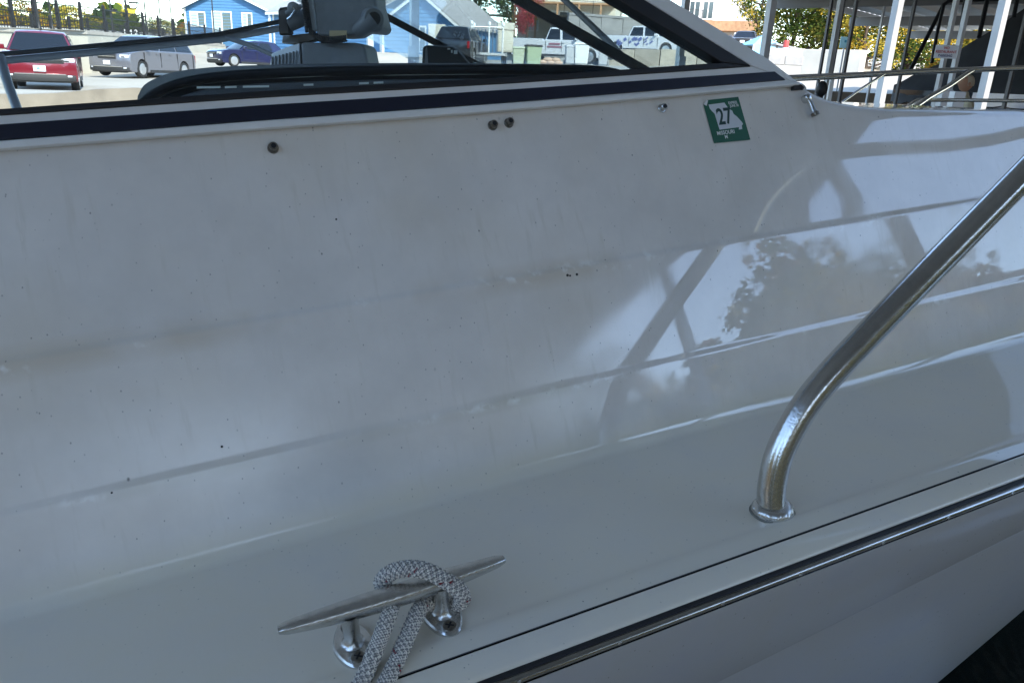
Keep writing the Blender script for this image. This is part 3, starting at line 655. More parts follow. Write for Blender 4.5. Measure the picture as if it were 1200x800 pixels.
for k in range(8):
    t = k/7; row = []
    for x,p in zip(xs,topl):
        _,yt,yb,D = rwi(x); D2 = D+(150-D)*t**1.6; q = P(x,90,D2); zt = p.z+(P(240,42,74).z-p.z)*min(1,(D2-D)/max(1,74-D)); row.append(V((q.x,q.y,zt)))
    rows.append(row)
mb.grid(rows); tag(mb.build('terrace_ground', mat('terrace_paving',(.42,.38,.30),.9,var=.15,scale=.5)), kind='structure')
# ---- iron fences
M_IRON = mat('black_iron',(.014,.013,.013),.5)
def fence(label, x0, x1, dm, dyb, h, step, n_pick, group=None):
    base = []
    x = x0
    while x <= x1+.1:
        _,yt,_,D = rwi(x); q = P(x,yt,D); q = V((q.x*dm,q.y*dm,q.z+dyb)); base.append(q); x += step(x)
    o = base[0]; e = empty('iron_fence', o, 0, label, 'fence', group); r = MB()
    for i,p in enumerate(base):
        b_ = MB(); b_.box(p+V((0,0,h/2+.05)), (.11,.11,h+.10)); b_.lathe(p+V((0,0,h+.1)), V((0,0,1)), [(.08,0),(.08,.02),(.02,.09)], 8); b_.build('post', M_IRON, e, o)
        if i == len(base)-1: break
        q = base[i+1]; t = (q-p).normalized(); nrm = t.cross(V((0,0,1))).normalized()
        for hh in (.10, h*.62, h-.02): r.box((p+q)/2+V((0,0,hh)), ((q-p).length,.03,.045), t, nrm, nrm.cross(t))
        n_ = max(3,int((q-p).length/n_pick))
        for k in range(1,n_): c = p.lerp(q,k/n_); r.box(c+V((0,0,h/2)), (.017,.017,h))
    r.build('pickets', M_IRON, e, o)['kind'] = 'stuff'
    return e
fence('black iron picket fence along the top of the cream retaining wall', -200, 262, 1.008, .03, 1.06, lambda x: 27 if x<150 else 18, .15)
fence('second black iron fence further back on the terrace near the blue house', -160, 250, 1.22, .12, .66, lambda x: 22, .2)
# ---- poles on the terrace
def pole(x, D, r, label, top=6.5, head=None):
    _,yt,_,D0 = rwi(x); b = P(x,yt+1,D); b.z = P(x,yt,D0).z; e = empty('lamp_pole', b, 0, label, 'pole', 'slim dark poles on the terrace')
    m_ = MB(); m_.lathe(V((0,0,0)), V((0,0,1)), [(r*2.2,0),(r*2.2,.05),(r*1.2,.12),(r,.3),(r*.8,top)], 10); m_.build('shaft', M_IRON, e, smooth=40)
    if head:
        m_ = MB(); m_.box(V((.16,0,head)), (.30,.16,.14)); m_.tube([V((0,0,head-.05)),V((.1,0,head+.03)),V((.2,0,head+.05))], .03, 6); m_.build('lamp_head', M_IRON, e)
    return e
pole(46.5,32.5,.045,'leftmost slim dark pole above the red car'); pole(62,33.5,.04,'slim dark pole just right of the leftmost one')
pole(133,42,.05,'dark pole with small lamp box above the silver van',6.5,1.25); pole(151,45,.06,'dark pole with round basket behind the white numerals',6.5)
pole(173,52,.05,'middle slim dark pole between the numerals and the blue house'); pole(190,56,.05,'slim dark pole second from the blue house'); pole(203,58,.05,'slim dark pole nearest the blue house')
pole(252,60,.05,'slim dark pole in front of the glass door of the blue house')
o = P(154,3,44); e = empty('round_basket', o, 0, 'round wire basket hanging beside a dark pole', 'basket')
m_ = MB()
for k in range(8): m_.tube([V((.38*math.cos(2*math.pi*j/20)*math.cos(k*.39), .38*math.cos(2*math.pi*j/20)*math.sin(k*.39), .38*math.sin(2*math.pi*j/20))) for j in range(21)], .012, 5, cap=False)
m_.build('wire_ring', M_IRON, e, smooth=60); m_ = MB(); m_.box(V((.1,0,-.02)), (.5,.05,.09)); m_.build('arm', M_IRON, e)
sgn = P(153,38,44); e = empty('house_number', sgn, 0, 'white numerals 142 fixed to the dark terrace fence', 'sign')
m_ = MB(); m_.box(V((0,.03,0)), (1.0,.03,.30)); m_.build('backing', M_IRON, e)
letters('numerals', '1 4 2', .36, V((1,0,0)), V((0,0,1)), V((0,.012,0)), mat('white_plastic',(.8,.8,.78),.4), e, V((0,0,0)), 1.15).location = V((0,-.02,0))
# ------------------------------------------------------------------ trees
BARK = mat('bark',(.07,.05,.035),.9,var=.3,scale=6)
LM = dict(green=[leafmat('leaf_dark',(.035,.06,.018)),leafmat('leaf_mid',(.08,.11,.025)),leafmat('leaf_olive',(.14,.13,.03))],
          gold=[leafmat('leaf_gold',(.42,.28,.04)),leafmat('leaf_yellow',(.55,.42,.07)),leafmat('leaf_mid',(.08,.11,.025)),leafmat('leaf_dark',(.035,.06,.018))],
          rust=[leafmat('leaf_rust',(.28,.11,.025)),leafmat('leaf_gold',(.42,.28,.04)),leafmat('leaf_olive',(.14,.13,.03))],
          red=[leafmat('leaf_red',(.32,.04,.05)),leafmat('leaf_crimson',(.42,.08,.09)),leafmat('leaf_rust',(.28,.11,.025))])
TREES = {}
def tree_mesh(kind, seed, n=5600, ls=.034):     # a unit tree: height 1, crown radius about .33
    if (kind,seed) in TREES: return TREES[(kind,seed)]
    rg = random.Random(seed); t = MB(); base = V((0,0,0)); tips = []
    trunk = smooth_path([(0,0,0),(rg.uniform(-.02,.02),rg.uniform(-.02,.02),.2),(rg.uniform(-.03,.03),rg.uniform(-.03,.03),.45),(rg.uniform(-.04,.04),0,.8)],5)
    t.tube(trunk, [.028*(1-.85*i/(len(trunk)-1)) for i in range(len(trunk))], 8)
    for k in range(13):
        i = rg.randint(3,len(trunk)-3); a = rg.uniform(0,6.28); ln = rg.uniform(.16,.32); p = trunk[i]
        q = p+V((math.cos(a)*ln,math.sin(a)*ln,ln*rg.uniform(.35,.9))); mid = p.lerp(q,.5)+V((0,0,-.02)); pt = smooth_path([p,mid,q],4); t.tube(pt, [.011*(1-.8*j/(len(pt)-1)) for j in range(len(pt))], 5); tips += [q,mid]
    cl = []
    for q in tips: cl.append((q, rg.uniform(.05,.10)))
    for k in range(26):
        a = rg.uniform(0,6.28); z = rg.uniform(-.9,1); rr = math.sqrt(max(0,1-z*z))*rg.uniform(.55,1); cl.append((V((math.cos(a)*rr*.31,math.sin(a)*rr*.31,.62+z*.33)), rg.uniform(.05,.11)))
    c = MB(); per = n//len(cl); nm = len(LM[kind])
    for q,rad in cl:
        bias = rg.random()
        for k in range(per):
            p = q+V((rg.gauss(0,rad*.6),rg.gauss(0,rad*.6),rg.gauss(0,rad*.5))); a = V((rg.uniform(-1,1),rg.uniform(-1,1),rg.uniform(-1,1))).normalized(); b = a.cross(V((rg.uniform(-1,1),rg.uniform(-1,1),rg.uniform(-.3,1)))).normalized(); s_ = ls*rg.uniform(.35,.85)
            c.k = min(nm-1,int((bias*.6+rg.random()*.4)*nm)); c.quad(p-a*s_*.6, p-b*s_*.35, p+a*s_*.6, p+b*s_*.35)
    to = t.build('trunk', BARK, smooth=60); co = c.build('crown', LM[kind], fix=False)
    TREES[(kind,seed)] = (to.data, co.data); bpy.data.objects.remove(to); bpy.data.objects.remove(co); return TREES[(kind,seed)]
def tree(kind, seed, base, h, wide, label, group='autumn trees behind the lot'):
    tm, cm = tree_mesh(kind, seed); e = empty('deciduous_tree', base, random.uniform(0,6), label, 'tree', group); e.scale = (h*wide,h*wide,h)
    for nm_,me in (('trunk',tm),('crown',cm)): o = bpy.data.objects.new(nm_, me); COL.objects.link(o); o.parent = e
    return e
def tp(x, D, ybase): return P(x,ybase,D)
tree('gold',1,tp(-30,70,62),5.6,1.5,'gold tree at the far left behind the iron fence'); tree('rust',2,tp(28,74,62),4.9,2.0,'rust and gold tree behind the fence above the red car'); tree('gold',3,tp(85,80,62),4.5,2.1,'gold tree behind the fence left of the silver van')
tree('green',4,tp(130,100,62),4.3,2.2,'low olive tree behind the fence above the silver van'); tree('green',4,tp(165,110,62),5.3,1.7,'olive green tree left of the blue house'); tree('rust',2,tp(110,112,62),4.8,2.0,'distant rust tree between fence poles above the van'); tree('gold',3,tp(195,115,62),4.6,2.2,'distant gold tree just left of the blue house roof')
tree('green',5,tp(560,66,55),9.5,1.3,'big dark green tree behind the small blue gable'); tree('green',6,tp(598,63,52),9,.9,'dark green tree left of the red one'); tree('red',7,tp(617,58,50),4.6,.9,'small crimson tree beside the cream building')
tree('gold',8,tp(884,66,62),9.5,.8,'gold tree right of the white building'); tree('green',9,tp(922,57,90),8.5,1.2,'green tree behind the white block wall'); tree('gold',10,tp(958,60,98),8,1.35,'yellow green tree behind the pale wall by the dock posts'); tree('gold',11,tp(1008,55,102),7.6,1.4,'bright yellow tree above the right end of the block wall')
tree('green',12,tp(985,75,90),11,1.3,'tall green tree at the back behind the yellow trees'); tree('gold',13,tp(1055,58,105),8.4,1.4,'yellow tree seen between the two thick dock posts'); tree('rust',14,tp(1105,64,105),8.0,1.4,'rust tree behind the dark boat cover'); tree('gold',10,tp(1165,60,110),9,1.4,'yellow tree behind the sign and dock posts'); tree('gold',8,tp(1240,64,84),8,1.4,'yellow tree at the right edge behind the dock')
# wooded slopes across the cove behind the viewer, reflected in the gelcoat
def wood(name, label, az0, az1, d0, d1, zmax, n, kinds, ls):
    rg = random.Random(len(name)+n); g = MB(); rows = []
    for i in range(7):
        row = []
        for j in range(41):
            a = math.radians(az0+(az1-az0)*j/40); dd = d0+(d1-d0)*i/6; row.append(V((math.sin(a)*dd,math.cos(a)*dd, -.3+zmax*(i/6)**.8*(.8+.25*math.sin(j*.9)+.12*math.sin(j*2.3)))))
        rows.append(row)
    g.grid(rows); tag(g.build('wooded_slope', mat('leaf_litter',(.13,.09,.045),.95,var=.4,scale=.15), smooth=60), kind='structure')
    c = MB(); ms = LM['gold']+LM['green']+LM['rust']
    for k in range(n):
        i = rg.uniform(0,5.99); j = rg.uniform(0,39.99); i0,j0 = int(i),int(j); p = rows[i0][j0].lerp(rows[i0+1][j0+1],rg.random()); hh = rg.uniform(5,10); rad = hh*.38; bias = rg.random()
        for q in range(70):
            a = V((rg.uniform(-1,1),rg.uniform(-1,1),rg.uniform(-1,1))).normalized(); b = a.cross(V((rg.uniform(-1,1),rg.uniform(-1,1),rg.uniform(-1,1)))).normalized(); s_ = ls*rg.uniform(.5,1)
            u_ = V((rg.gauss(0,1),rg.gauss(0,1),rg.gauss(0,1))).normalized(); cc = p+V((u_.x*rad,u_.y*rad,hh*.58+u_.z*hh*.42)); c.k = min(len(ms)-1,int((bias*.8+rg.random()*.2)*len(ms))); c.quad(cc-a*s_,cc-b*s_*.7,cc+a*s_,cc+b*s_*.7)
    tag(c.build(name, ms, fix=False), label, 'woods', kind='stuff')
wood('autumn_woods','autumn woods covering the slope across the cove',70,255,75,130,43,360,None,1.1)
wood('distant_woods','distant autumn woods on the hill beyond the houses',-65,42,150,230,4,260,None,1.5)
for k,(a_,dd,zb_,hh,kd,sd_,lb) in enumerate(((113,62,3,20,'green',9,'tall green tree on the slope across the cove'),(109,66,4,19,'gold',11,'tall yellow tree on the slope across the cove'),(129,64,4,21,'green',12,'tall dark tree on the slope behind the dock'))):
    tree(kd,sd_,V((math.sin(math.radians(a_))*dd,math.cos(math.radians(a_))*dd,zb_)),hh,.75,lb,'tall trees across the cove')
# ------------------------------------------------------------------ houses
M_BLUE = mat('blue_siding',(.075,.20,.37),.7,var=.06,scale=3); M_TRIM = mat('white_trim',(.78,.77,.74),.6); M_SHING = mat('grey_shingles',(.34,.33,.32),.9,var=.2,scale=6); M_DGL = mat('house_glass',(.06,.09,.10),.08,spec=.8)
M_CURT = mat('pale_curtain',(.42,.50,.50),.6)
def siding(W, z0, z1, shape, m_=None):         # lap boards on the plane y=0, shape(z) -> (xmin,xmax)
    b = MB(); z = z0; ex_ = .26
    while z < z1:
        zt = min(z+ex_,z1); a0,a1 = shape(z); c0,c1 = shape(zt)
        if a1-a0 > .05:
            b.add([(a0,-.050,z),(a1,-.050,z),(c1,-.008,zt),(c0,-.008,zt),(a0,-.004,z),(a1,-.004,z)], [(0,1,2,3),(0,4,5,1)])
        z += ex_
    return b
def house_win(e, x0, x1, z0, z1, panes=2, curtain=True, name='window', tw=.11):
    b = MB(); fr_t = tw
    b.box2((x0-fr_t,-.075,z0-fr_t),(x1+fr_t,-.032,z0)); b.box2((x0-fr_t,-.075,z1),(x1+fr_t,-.032,z1+fr_t)); b.box2((x0-fr_t,-.073,z0),(x0,-.032,z1)); b.box2((x1,-.073,z0),(x1+fr_t,-.032,z1))
    for k in range(1,panes): xm = x0+(x1-x0)*k/panes; b.box2((xm-.05,-.071,z0),(xm+.05,-.032,z1))
    w_ = b.build(name, M_TRIM, e)
    for k in range(panes):
        a = x0+(x1-x0)*k/panes; c = x0+(x1-x0)*(k+1)/panes; g = MB(); g.box2((a,-.045,z0),(c,-.034,z1)); g.build('pane', M_CURT if curtain and k%2==0 else M_DGL, w_)
def gable_house(label, A, B, depth, eave, apex, col, wins, over=.45, apex_x=None, door=None):
    A, B = V(A), V(B); B.z = A.z; W = (B-A).length; e = empty('house', A, math.atan2(B.y-A.y,B.x-A.x), label, 'house'); ax = apex_x or W/2
    sh = lambda z: (0,W) if z <= eave else (ax*(z-eave)/(apex-eave), W-(W-ax)*(z-eave)/(apex-eave))
    b = MB(); b.prism([(0,0,-1.5),(W,0,-1.5),(W,0,eave),(ax,0,apex),(0,0,eave)], (0,depth,0)); b.build('wall', col, e)
    siding(W,-.2,apex,sh).build('siding', col, e)
    b = MB(); b.box2((-.07,-.06,-.4),(.12,.02,eave)); b.build('corner_board', M_TRIM, e); b = MB(); b.box2((W-.12,-.06,-.4),(W+.07,.02,eave)); b.build('corner_board', M_TRIM, e)
    for sx,x0 in ((-1,0),(1,W)):
        sl = (apex-eave)/(ax if sx<0 else W-ax); xo = x0+sx*over; zo = eave-sl*over; b = MB()
        b.prism([(xo,-over,zo+.06),(ax,-over,apex+.06),(ax,-over,apex+.20),(xo,-over,zo+.20)], (0,depth+2*over,0)); r_ = b.build('roof', M_SHING, e)
        b = MB(); b.prism([(xo,-over-.04,zo-.10),(ax,-over-.04,apex-.10),(ax,-over-.04,apex+.10),(xo,-over-.04,zo+.10)], (0,.035,0)); b.build('rake_board', M_TRIM, r_)
    for w_ in wins: house_win(e, *w_)
    return e
D_ = 74
gable_house('blue house with white trim and wide gable above the silver van', P(219,43,D_), P(317,41,D_-2), 9, 2.55, 4.35, M_BLUE,
    [(.65,2.1,1.0,2.15,2),(3.0,4.9,.05,2.25,2,True,'glass_door'),(6.15,7.05,1.05,2.2,2,True)])
lo = P(226,11.5,73.4); e = empty('wall_lamp', lo, 0, 'black double wall lamp on the blue house left of its window', 'lamp')
m_ = MB(); m_.lathe(V((0,0,0)), V((0,-1,0)), [(.07,0),(.07,.1)], 8); m_.build('mount', M_IRON, e)
for sx in (-1,1): m_ = MB(); m_.lathe(V((sx*.12,-.1,.06)), V((sx*.7,-.5,-.5)), [(.05,0),(.08,.1),(.12,.22)], 10); m_.build('shade', M_IRON, e)
# long blue wing with grey roof, then the near blue gable
A, B = P(322,48,66), P(447,61,57); B.z = A.z; W = (B-A).length
e = empty('house', A, math.atan2(B.y-A.y,B.x-A.x), 'low blue wing with long grey roof between the two blue gables', 'house')
b = MB(); b.box2((0,0,-2),(W,6,2.35)); b.build('wall', M_BLUE, e); siding(W,-1.5,2.35,lambda z:(0,W)).build('siding', M_BLUE, e)
b = MB(); b.prism([(-.4,-.5,2.15),(-.4,3,3.9),(-.4,3,4.05),(-.4,-.5,2.3)], (W+.8,0,0)); b.prism([(-.4,6.5,2.15),(-.4,3,3.9),(-.4,3,4.05),(-.4,6.5,2.3)], (W+.8,0,0)); rf = b.build('roof', M_SHING, e)
b = MB(); b.box2((-.4,-.56,2.02),(W+.4,-.52,2.24)); b.build('fascia', M_TRIM, rf)
for x0 in (-.07,W-.12): b = MB(); b.box2((x0,-.06,-1.2),(x0+.2,.02,2.35)); b.build('corner_board', M_TRIM, e)
house_win(e, 1.2, 2.3, .9, 1.9, 2)
gable_house('small blue gable house with cream door panel behind the dash', P(449,62,55.5), P(536,62,53), 7, 1.95, 3.95, M_BLUE, [(3.15,3.55,.2,1.75,1,False,'door')], .35, 3.25)
lo = P(503,6,54); b = MB(); b.lathe(V((0,0,0)), V((0,-1,0)), [(.16,0),(.16,.06),(.08,.14)], 12); o = b.build('gable_light', M_TRIM, smooth=40); o.location = lo; tag(o, 'small round white light high on the small blue gable', 'lamp')
o = P(511,45,52.5); e = empty('utility_cabinet', V((o.x,o.y,gz(o.x,o.y))), 0, 'cream utility cabinet against the small blue gable wall', 'cabinet')
b = MB(); b.box2((-.55,0,0),(.6,.5,2.1)); b.build('case', mat('cream_metal',(.62,.57,.47),.6), e, bevel=.02); b = MB(); b.box2((-.5,-.03,.1),(.02,0,2.0)); b.build('door', mat('cream_metal',(.62,.57,.47),.6), e); b = MB(); b.box2((.06,-.03,.1),(.56,0,2.0)); b.build('door', mat('cream_metal',(.62,.57,.47),.6), e)
# cream building with balconies, white building on the right
M_CRB = mat('cream_render',(.62,.56,.46),.85,var=.05,scale=2); M_BRK = mat('tan_brick',(.42,.24,.13),.9,var=.2,scale=4)
def block_building(label, A, B, depth, h, col, wins, extra=None):
    A,B = V(A),V(B); B.z = A.z; W = (B-A).length; e = empty('building', A, math.atan2(B.y-A.y,B.x-A.x), label, 'building')
    b = MB(); b.box2((0,0,-2.5),(W,depth,h)); b.build('wall', col, e); b = MB(); b.box2((-.3,-.3,h),(W+.3,depth+.3,h+.25)); b.build('roof', M_SHING, e)
    for w_ in wins: house_win(e, *w_)
    return e, W
e, W = block_building('cream building with balcony railings behind the white pickup at centre', P(606,40,72), P(720,30,70), 8, 6.5, M_CRB, [(1.0,1.9,.4,2.4,1),(3.2,4.6,.7,2.0,2),(5.6,6.6,.7,2.0,1),(1.0,1.9,3.2,5,1),(3.2,4.6,3.6,5,2),(6,7.5,3.6,5,2)])
for z in (2.75,): 
    b = MB(); b.box2((-.1,-1.4,z-.15),(W,-.08,z)); b.build('balcony', M_BRK, e)
    b = MB(); b.box2((-.1,-1.4,z+.95),(W,-1.34,z+1.0))
    for k in range(60): b.box2((W*k/60,-1.39,z),(W*k/60+.025,-1.35,z+.95))
    b.build('railing', M_TRIM, e)['kind'] = 'stuff'
b = MB()
for k in range(5): b.box2((W*k/4.6-.1,-1.38,-2),(W*k/4.6+.06,-1.2,2.6))
b.build('balcony_posts', M_BRK, e)
e, W = block_building('white building with tall windows above a tan brick deck at right', P(796,25,82), P(862,25,80), 9, 6, mat('white_render',(.70,.69,.66),.8), [(1.0,2.0,.3,1.9,2,False),(2.4,3.4,.3,1.9,2,False),(1.0,2.0,2.3,4,1),(2.4,3.4,2.3,4,1)])
b = MB(); b.box2((1.2,-2.6,-1.0),(8.4,-.1,-.06)); b.build('deck', M_BRK, e)
b = MB(); b.box2((6.1,-2.2,-.06),(8.3,-2.1,1.1))
for k in range(12): b.box2((6.1+k*.19,-2.3,0),(6.15+k*.19,-2.22,1.2))
b.build('deck_railing', M_TRIM, e)
b = MB(); b.box2((7.9,-2.55,-3),(8.25,-2.3,-1.0)); b.build('deck_pier', M_BRK, e); b = MB(); b.box2((3.6,-2.55,-3),(4.0,-2.3,-1.0)); b.build('deck_pier', M_BRK, e)
# grey retaining wall with pale ground and mesh fence above, behind the right-hand truck
A, B = P(692,50,60), P(800,50,62); zt = P(740,24,61).z; zt2 = zt
e = empty('retaining_wall', V((A.x,A.y,gz(A.x,A.y))), 0, 'grey ribbed retaining wall behind the white truck at right', 'wall'); eo = e.location.copy()
t = (V((B.x,B.y,0))-V((A.x,A.y,0))).normalized(); nn = V((t.y,-t.x,0)); W = (V((B.x,B.y,0))-V((A.x,A.y,0))).length+4
mg = mat('grey_concrete',(.24,.235,.23),.9,var=.15,scale=1); b = MB()
for k in range(int(W/.9)):
    c = V((A.x,A.y,0))-t*2+t*(k*.9+.45)
    b = MB(); b.box(V((c.x,c.y,zt/2+.2))+nn*(.04*(k%2)), (.88,.4,zt-.4), t, nn); b.build('panel', mg, e, eo)
b = MB(); b.box(V((A.x,A.y,0))+t*(W/2-2)+V((0,0,zt+.08)), (W,.55,.16), t, nn); b.build('coping', mg, e, eo)
g = MB(); a0 = V((A.x,A.y,zt))-t*2; a1 = a0+t*W; g.quad(a0,a1,a1-nn*45+V((0,0,2.6)),a0-nn*45+V((0,0,2.6))); tag(g.build('upper_ground', mat('pale_gravel',(.42,.39,.33),.95,var=.15,scale=1.2)), kind='structure')
e = empty('chain_fence', a0-nn*1, 0, 'thin wire fence on the pale bank above the grey retaining wall', 'fence'); eo = a0-nn*1
for k in range(6): b = MB(); p = eo+t*(k*W/5); b.box(p+V((0,0,.6)), (.05,.05,1.2)); b.build('post', M_IRON, e, eo)
b = MB(); b.box(eo+t*(W/2)+V((0,0,1.15)), (W,.025,.03), t, nn); b.box(eo+t*(W/2)+V((0,0,.1)), (W,.02,.02), t, nn); b.build('wire', M_IRON, e, eo)
# low block walls in front
def block_wall(label, pts, h, bl, material, D_off=0, rows=1):
    w = [P(*q) for q in pts]; o = V((w[0].x,w[0].y,gz(w[0].x,w[0].y))); e = empty('block_wall', o, 0, label, 'wall')
    for a,b in zip(w,w[1:]):
        L = (V((b.x,b.y,0))-V((a.x,a.y,0))).length; n_ = max(1,round(L/bl)); t = (V((b.x-a.x,b.y-a.y,0))).normalized(); nn = V((t.y,-t.x,0))
        for k in range(n_):
            for r_ in range(rows):
                f0 = (k+.5)/n_; zt = a.z+(b.z-a.z)*f0; q = MB(); hh = h/rows
                q.box(V((a.x+(b.x-a.x)*f0,a.y+(b.y-a.y)*f0,zt-hh*(r_+.5)))+nn*random.uniform(-.015,.015), (L/n_-.025,.6,hh-.02), t, nn); q.build('block', material[(k*3+r_*5)%len(material)], e, o, bevel=.03)
    return e
mtan = [mat('tan_block',(.42,.37,.29),.9,var=.2,scale=2,bump=.2,bscale=4), mat('tan_block_dark',(.34,.30,.24),.9,var=.2,scale=2)]
block_wall('low tan concrete block wall in front of the white truck at right', [(716,58,46),(775,58,45),(862,61,44)], 1.05, 2.0, mtan)
mwh = [mat('white_block',(.56,.53,.45),.85,var=.08,scale=1.5)]
block_wall('pale concrete block wall below the yellow trees at right', [(903,58,41),(945,56,40),(1014,61,38)], 1.35, 2.6, mwh, rows=1)
block_wall('grey block barrier in front of the pale wall near the left dock post', [(900,64,37),(942,66,36.5)], .45, .9, [mat('grey_block',(.36,.35,.33),.9,var=.15,scale=3)], rows=1)
# ------------------------------------------------------------------ vehicles
M_TYRE = mat('tyre_rubber',(.018,.018,.018),.8); M_RIM = mat('alloy_rim',(.55,.55,.55),.3,.8); M_CGL = mat('car_glass',(.012,.016,.022),.05,spec=.4); M_PLAST = mat('black_trim',(.02,.02,.02),.6)
M_LAMP = mat('headlamp',(.65,.67,.7),.1,spec=.8); M_PLATE = mat('plate_white',(.75,.76,.78),.5); M_CHROME = mat('chrome',(.7,.7,.7),.12,1.0)
def car(label, cat_, loc, az, paint, L, W, Hh, belt, hood, cowl, wtop, rtop, rbase, wheels, R=.34, pickup=False, wins=(), bed=None, clear=.24, name='parked_car', group=None, plate=True, grille=(.55,.30), lamp_z=None):
    rz = math.pi/2-az; e = empty(name, loc, rz, label, cat_, group); xf, xr = L/2, -L/2
    ol = [(xf-.02,clear+.08),(xf,clear+.28),(xf-.01,hood-.22),(xf-.07,hood-.07),(xf-.22,hood),(xf-.6,hood+.04),(cowl,belt),(rbase if not pickup else bed[0],belt)]
    if pickup: ol += [(bed[0],bed[1]),(xr+.03,bed[1])]
    else: ol += [(xr+.05,belt-.08)]
    ol += [(xr,belt-.35),(xr+.02,clear+.15),(xr+.08,clear)]
    for wx in sorted(wheels):
        ra = R*1.16; a0 = math.asin(max(-1,min(1,(clear-R)/ra)))
        for k in range(11): a = math.pi-a0-(math.pi-2*a0)*k/10; ol.append((wx+ra*math.cos(a), R+ra*math.sin(a)))
    ol.append((xf-.12,clear))
    NY = 10; n_ = len(ol); b = MB(); vs = []
    for j in range(NY+1):
        y = -1+2*j/NY; ys = math.copysign(abs(y)**.85,y)
        for x,z in ol:
            yy = ys*W/2*(1-.035*max(0,(z-.55)/(belt-.55))**2-.03*max(0,(.5-z)/.3)); k = .16*abs(ys)**3.2
            xx = x-k*max(0,(x-L*.32)/(L*.18))**1.5+k*.8*max(0,(-x-L*.34)/(L*.16))**1.5; vs.append((xx,yy,z))
    fs = [(j*n_+i, j*n_+(i+1)%n_, (j+1)*n_+(i+1)%n_, (j+1)*n_+i) for j in range(NY) for i in range(n_)]+[tuple(range(n_)), tuple(NY*n_+i for i in range(n_))]
    b.add(vs, fs); b.build('body', paint, e, bevel=.035, bseg=2)
    # cabin
    cb = [(cowl+.04,belt-.03),(wtop,Hh-.06),(wtop-.25,Hh-.01),((wtop+rtop)/2,Hh),(rtop+.2,Hh-.015),(rtop,Hh-.05),(rbase,belt-.03)]
    def cy(z): return W/2-.05-.26*max(0,(z-belt))/(Hh-belt)
    b = MB(); vs = []; n_ = len(cb); NY = 8
    for j in range(NY+1):
        y = -1+2*j/NY
        for x,z in cb: vs.append((x-(.06*abs(y)**2 if x>(wtop+rtop)/2 else -.05*abs(y)**2), y*cy(z), z-.03*y*y*(1 if z>belt+.2 else 0)))
    fs = [(j*n_+i, j*n_+(i+1)%n_, (j+1)*n_+(i+1)%n_, (j+1)*n_+i) for j in range(NY) for i in range(n_)]+[tuple(range(n_)), tuple(NY*n_+i for i in range(n_))]
    b.add(vs, fs); b.build('cabin', paint, e, bevel=.03)
    def slope_patch(nm_, x0,z0,x1,z1, sgn):
        b = MB(); rows = []
        for i in range(2):
            t = .08+.84*i; row = []
            for j in range(9):
                y = (-1+2*j/8)*.90; x = x0+(x1-x0)*t; z = z0+(z1-z0)*t; row.append((x-sgn*.055*y*y+sgn*.02, y*cy(z), z+.012))
            rows.append(row)
        b.grid(rows); b.build(nm_, M_CGL, e)
    slope_patch('windshield', cowl+.04, belt-.03, wtop, Hh-.06, 1); slope_patch('rear_window', rbase, belt-.03, rtop, Hh-.05, -1)
    lamps = []
    for sd_ in (-1,1):
        for x0b,x0t,x1b,x1t in wins:
            z0,z1 = belt+.04, Hh-.13; b = MB(); b.prism([(x0b,sd_*(cy(z0)-.012),z0),(x1b,sd_*(cy(z0)-.012),z0),(x1t,sd_*(cy(z1)-.012),z1),(x0t,sd_*(cy(z1)-.012),z1)], (0,sd_*.022,0)); b.build('side_window', M_CGL, e)
        b = MB(); b.box((cowl-.28,sd_*(W/2+.09),belt+.10), (.12,.2,.15)); b.box((cowl-.28,sd_*(W/2-.03),belt+.05), (.06,.12,.05)); b.build('mirror', paint, e, bevel=.03)
        lz = lamp_z or hood-.17; lamps.append((sd_,lz))
        b = MB(); b.box((xr+.10,sd_*(W/2-.13),belt-.25), (.16,.12,.34)); b.build('tail_light', mat('tail_red',(.3,.01,.015),.2), e, bevel=.02)
        for x in [cowl-.12]+[w_[0]-.03 for w_ in wins]:
            b = MB(); b.box((x,sd_*(W/2-.006),(belt+clear)/2+.08), (.022,.03,belt-clear-.30)); b.build('door_seam', M_PLAST, e)
        b = MB(); b.box((0,sd_*(W/2-.012),clear+.06), (L*.42,.05,.12)); b.build('sill_trim', M_PLAST, e)
        for k,x in enumerate([cowl-1.05]+([cowl-2.0] if not pickup else [])): b = MB(); b.box((x,sd_*(W/2+.002),belt-.12), (.2,.03,.035)); b.build('door_handle', paint, e)
        for wx in wheels:
            w_ = MB(); w_.lathe(V((wx,sd_*(W/2-.24),R)), V((0,sd_,0)), [(R*.62,0),(R*.93,.0),(R,.04),(R,.17),(R*.93,.22),(R*.68,.225),(R*.66,.2)], 24); wh = w_.build('wheel', M_TYRE, e, smooth=40)
            r_ = MB(); c = V((wx,sd_*(W/2-.045),R)); r_.lathe(c, V((0,sd_,0)), [(R*.66,0),(R*.66,.022),(R*.6,.012)], 20)
            rim = r_.build('rim', M_PLAST, wh, smooth=40); s_ = MB(); s_.k = 0
            for k in range(5):
                a = 2*math.pi*k/5+.3; s_.box(c+V((math.cos(a)*R*.32,sd_*.026,math.sin(a)*R*.32)), (R*.66,.02,R*.22), V((math.cos(a),0,math.sin(a))), V((0,1,0)), V((-math.sin(a),0,math.cos(a))))
            s_.lathe(c+V((0,sd_*.012,0)), V((0,sd_,0)), [(R*.68,0),(R*.68,.014),(R*.60,.02)], 20); s_.lathe(c+V((0,sd_*.02,0)), V((0,sd_,0)), [(R*.16,0),(R*.14,.025)], 12); s_.build('spokes', M_RIM, wh, smooth=30)
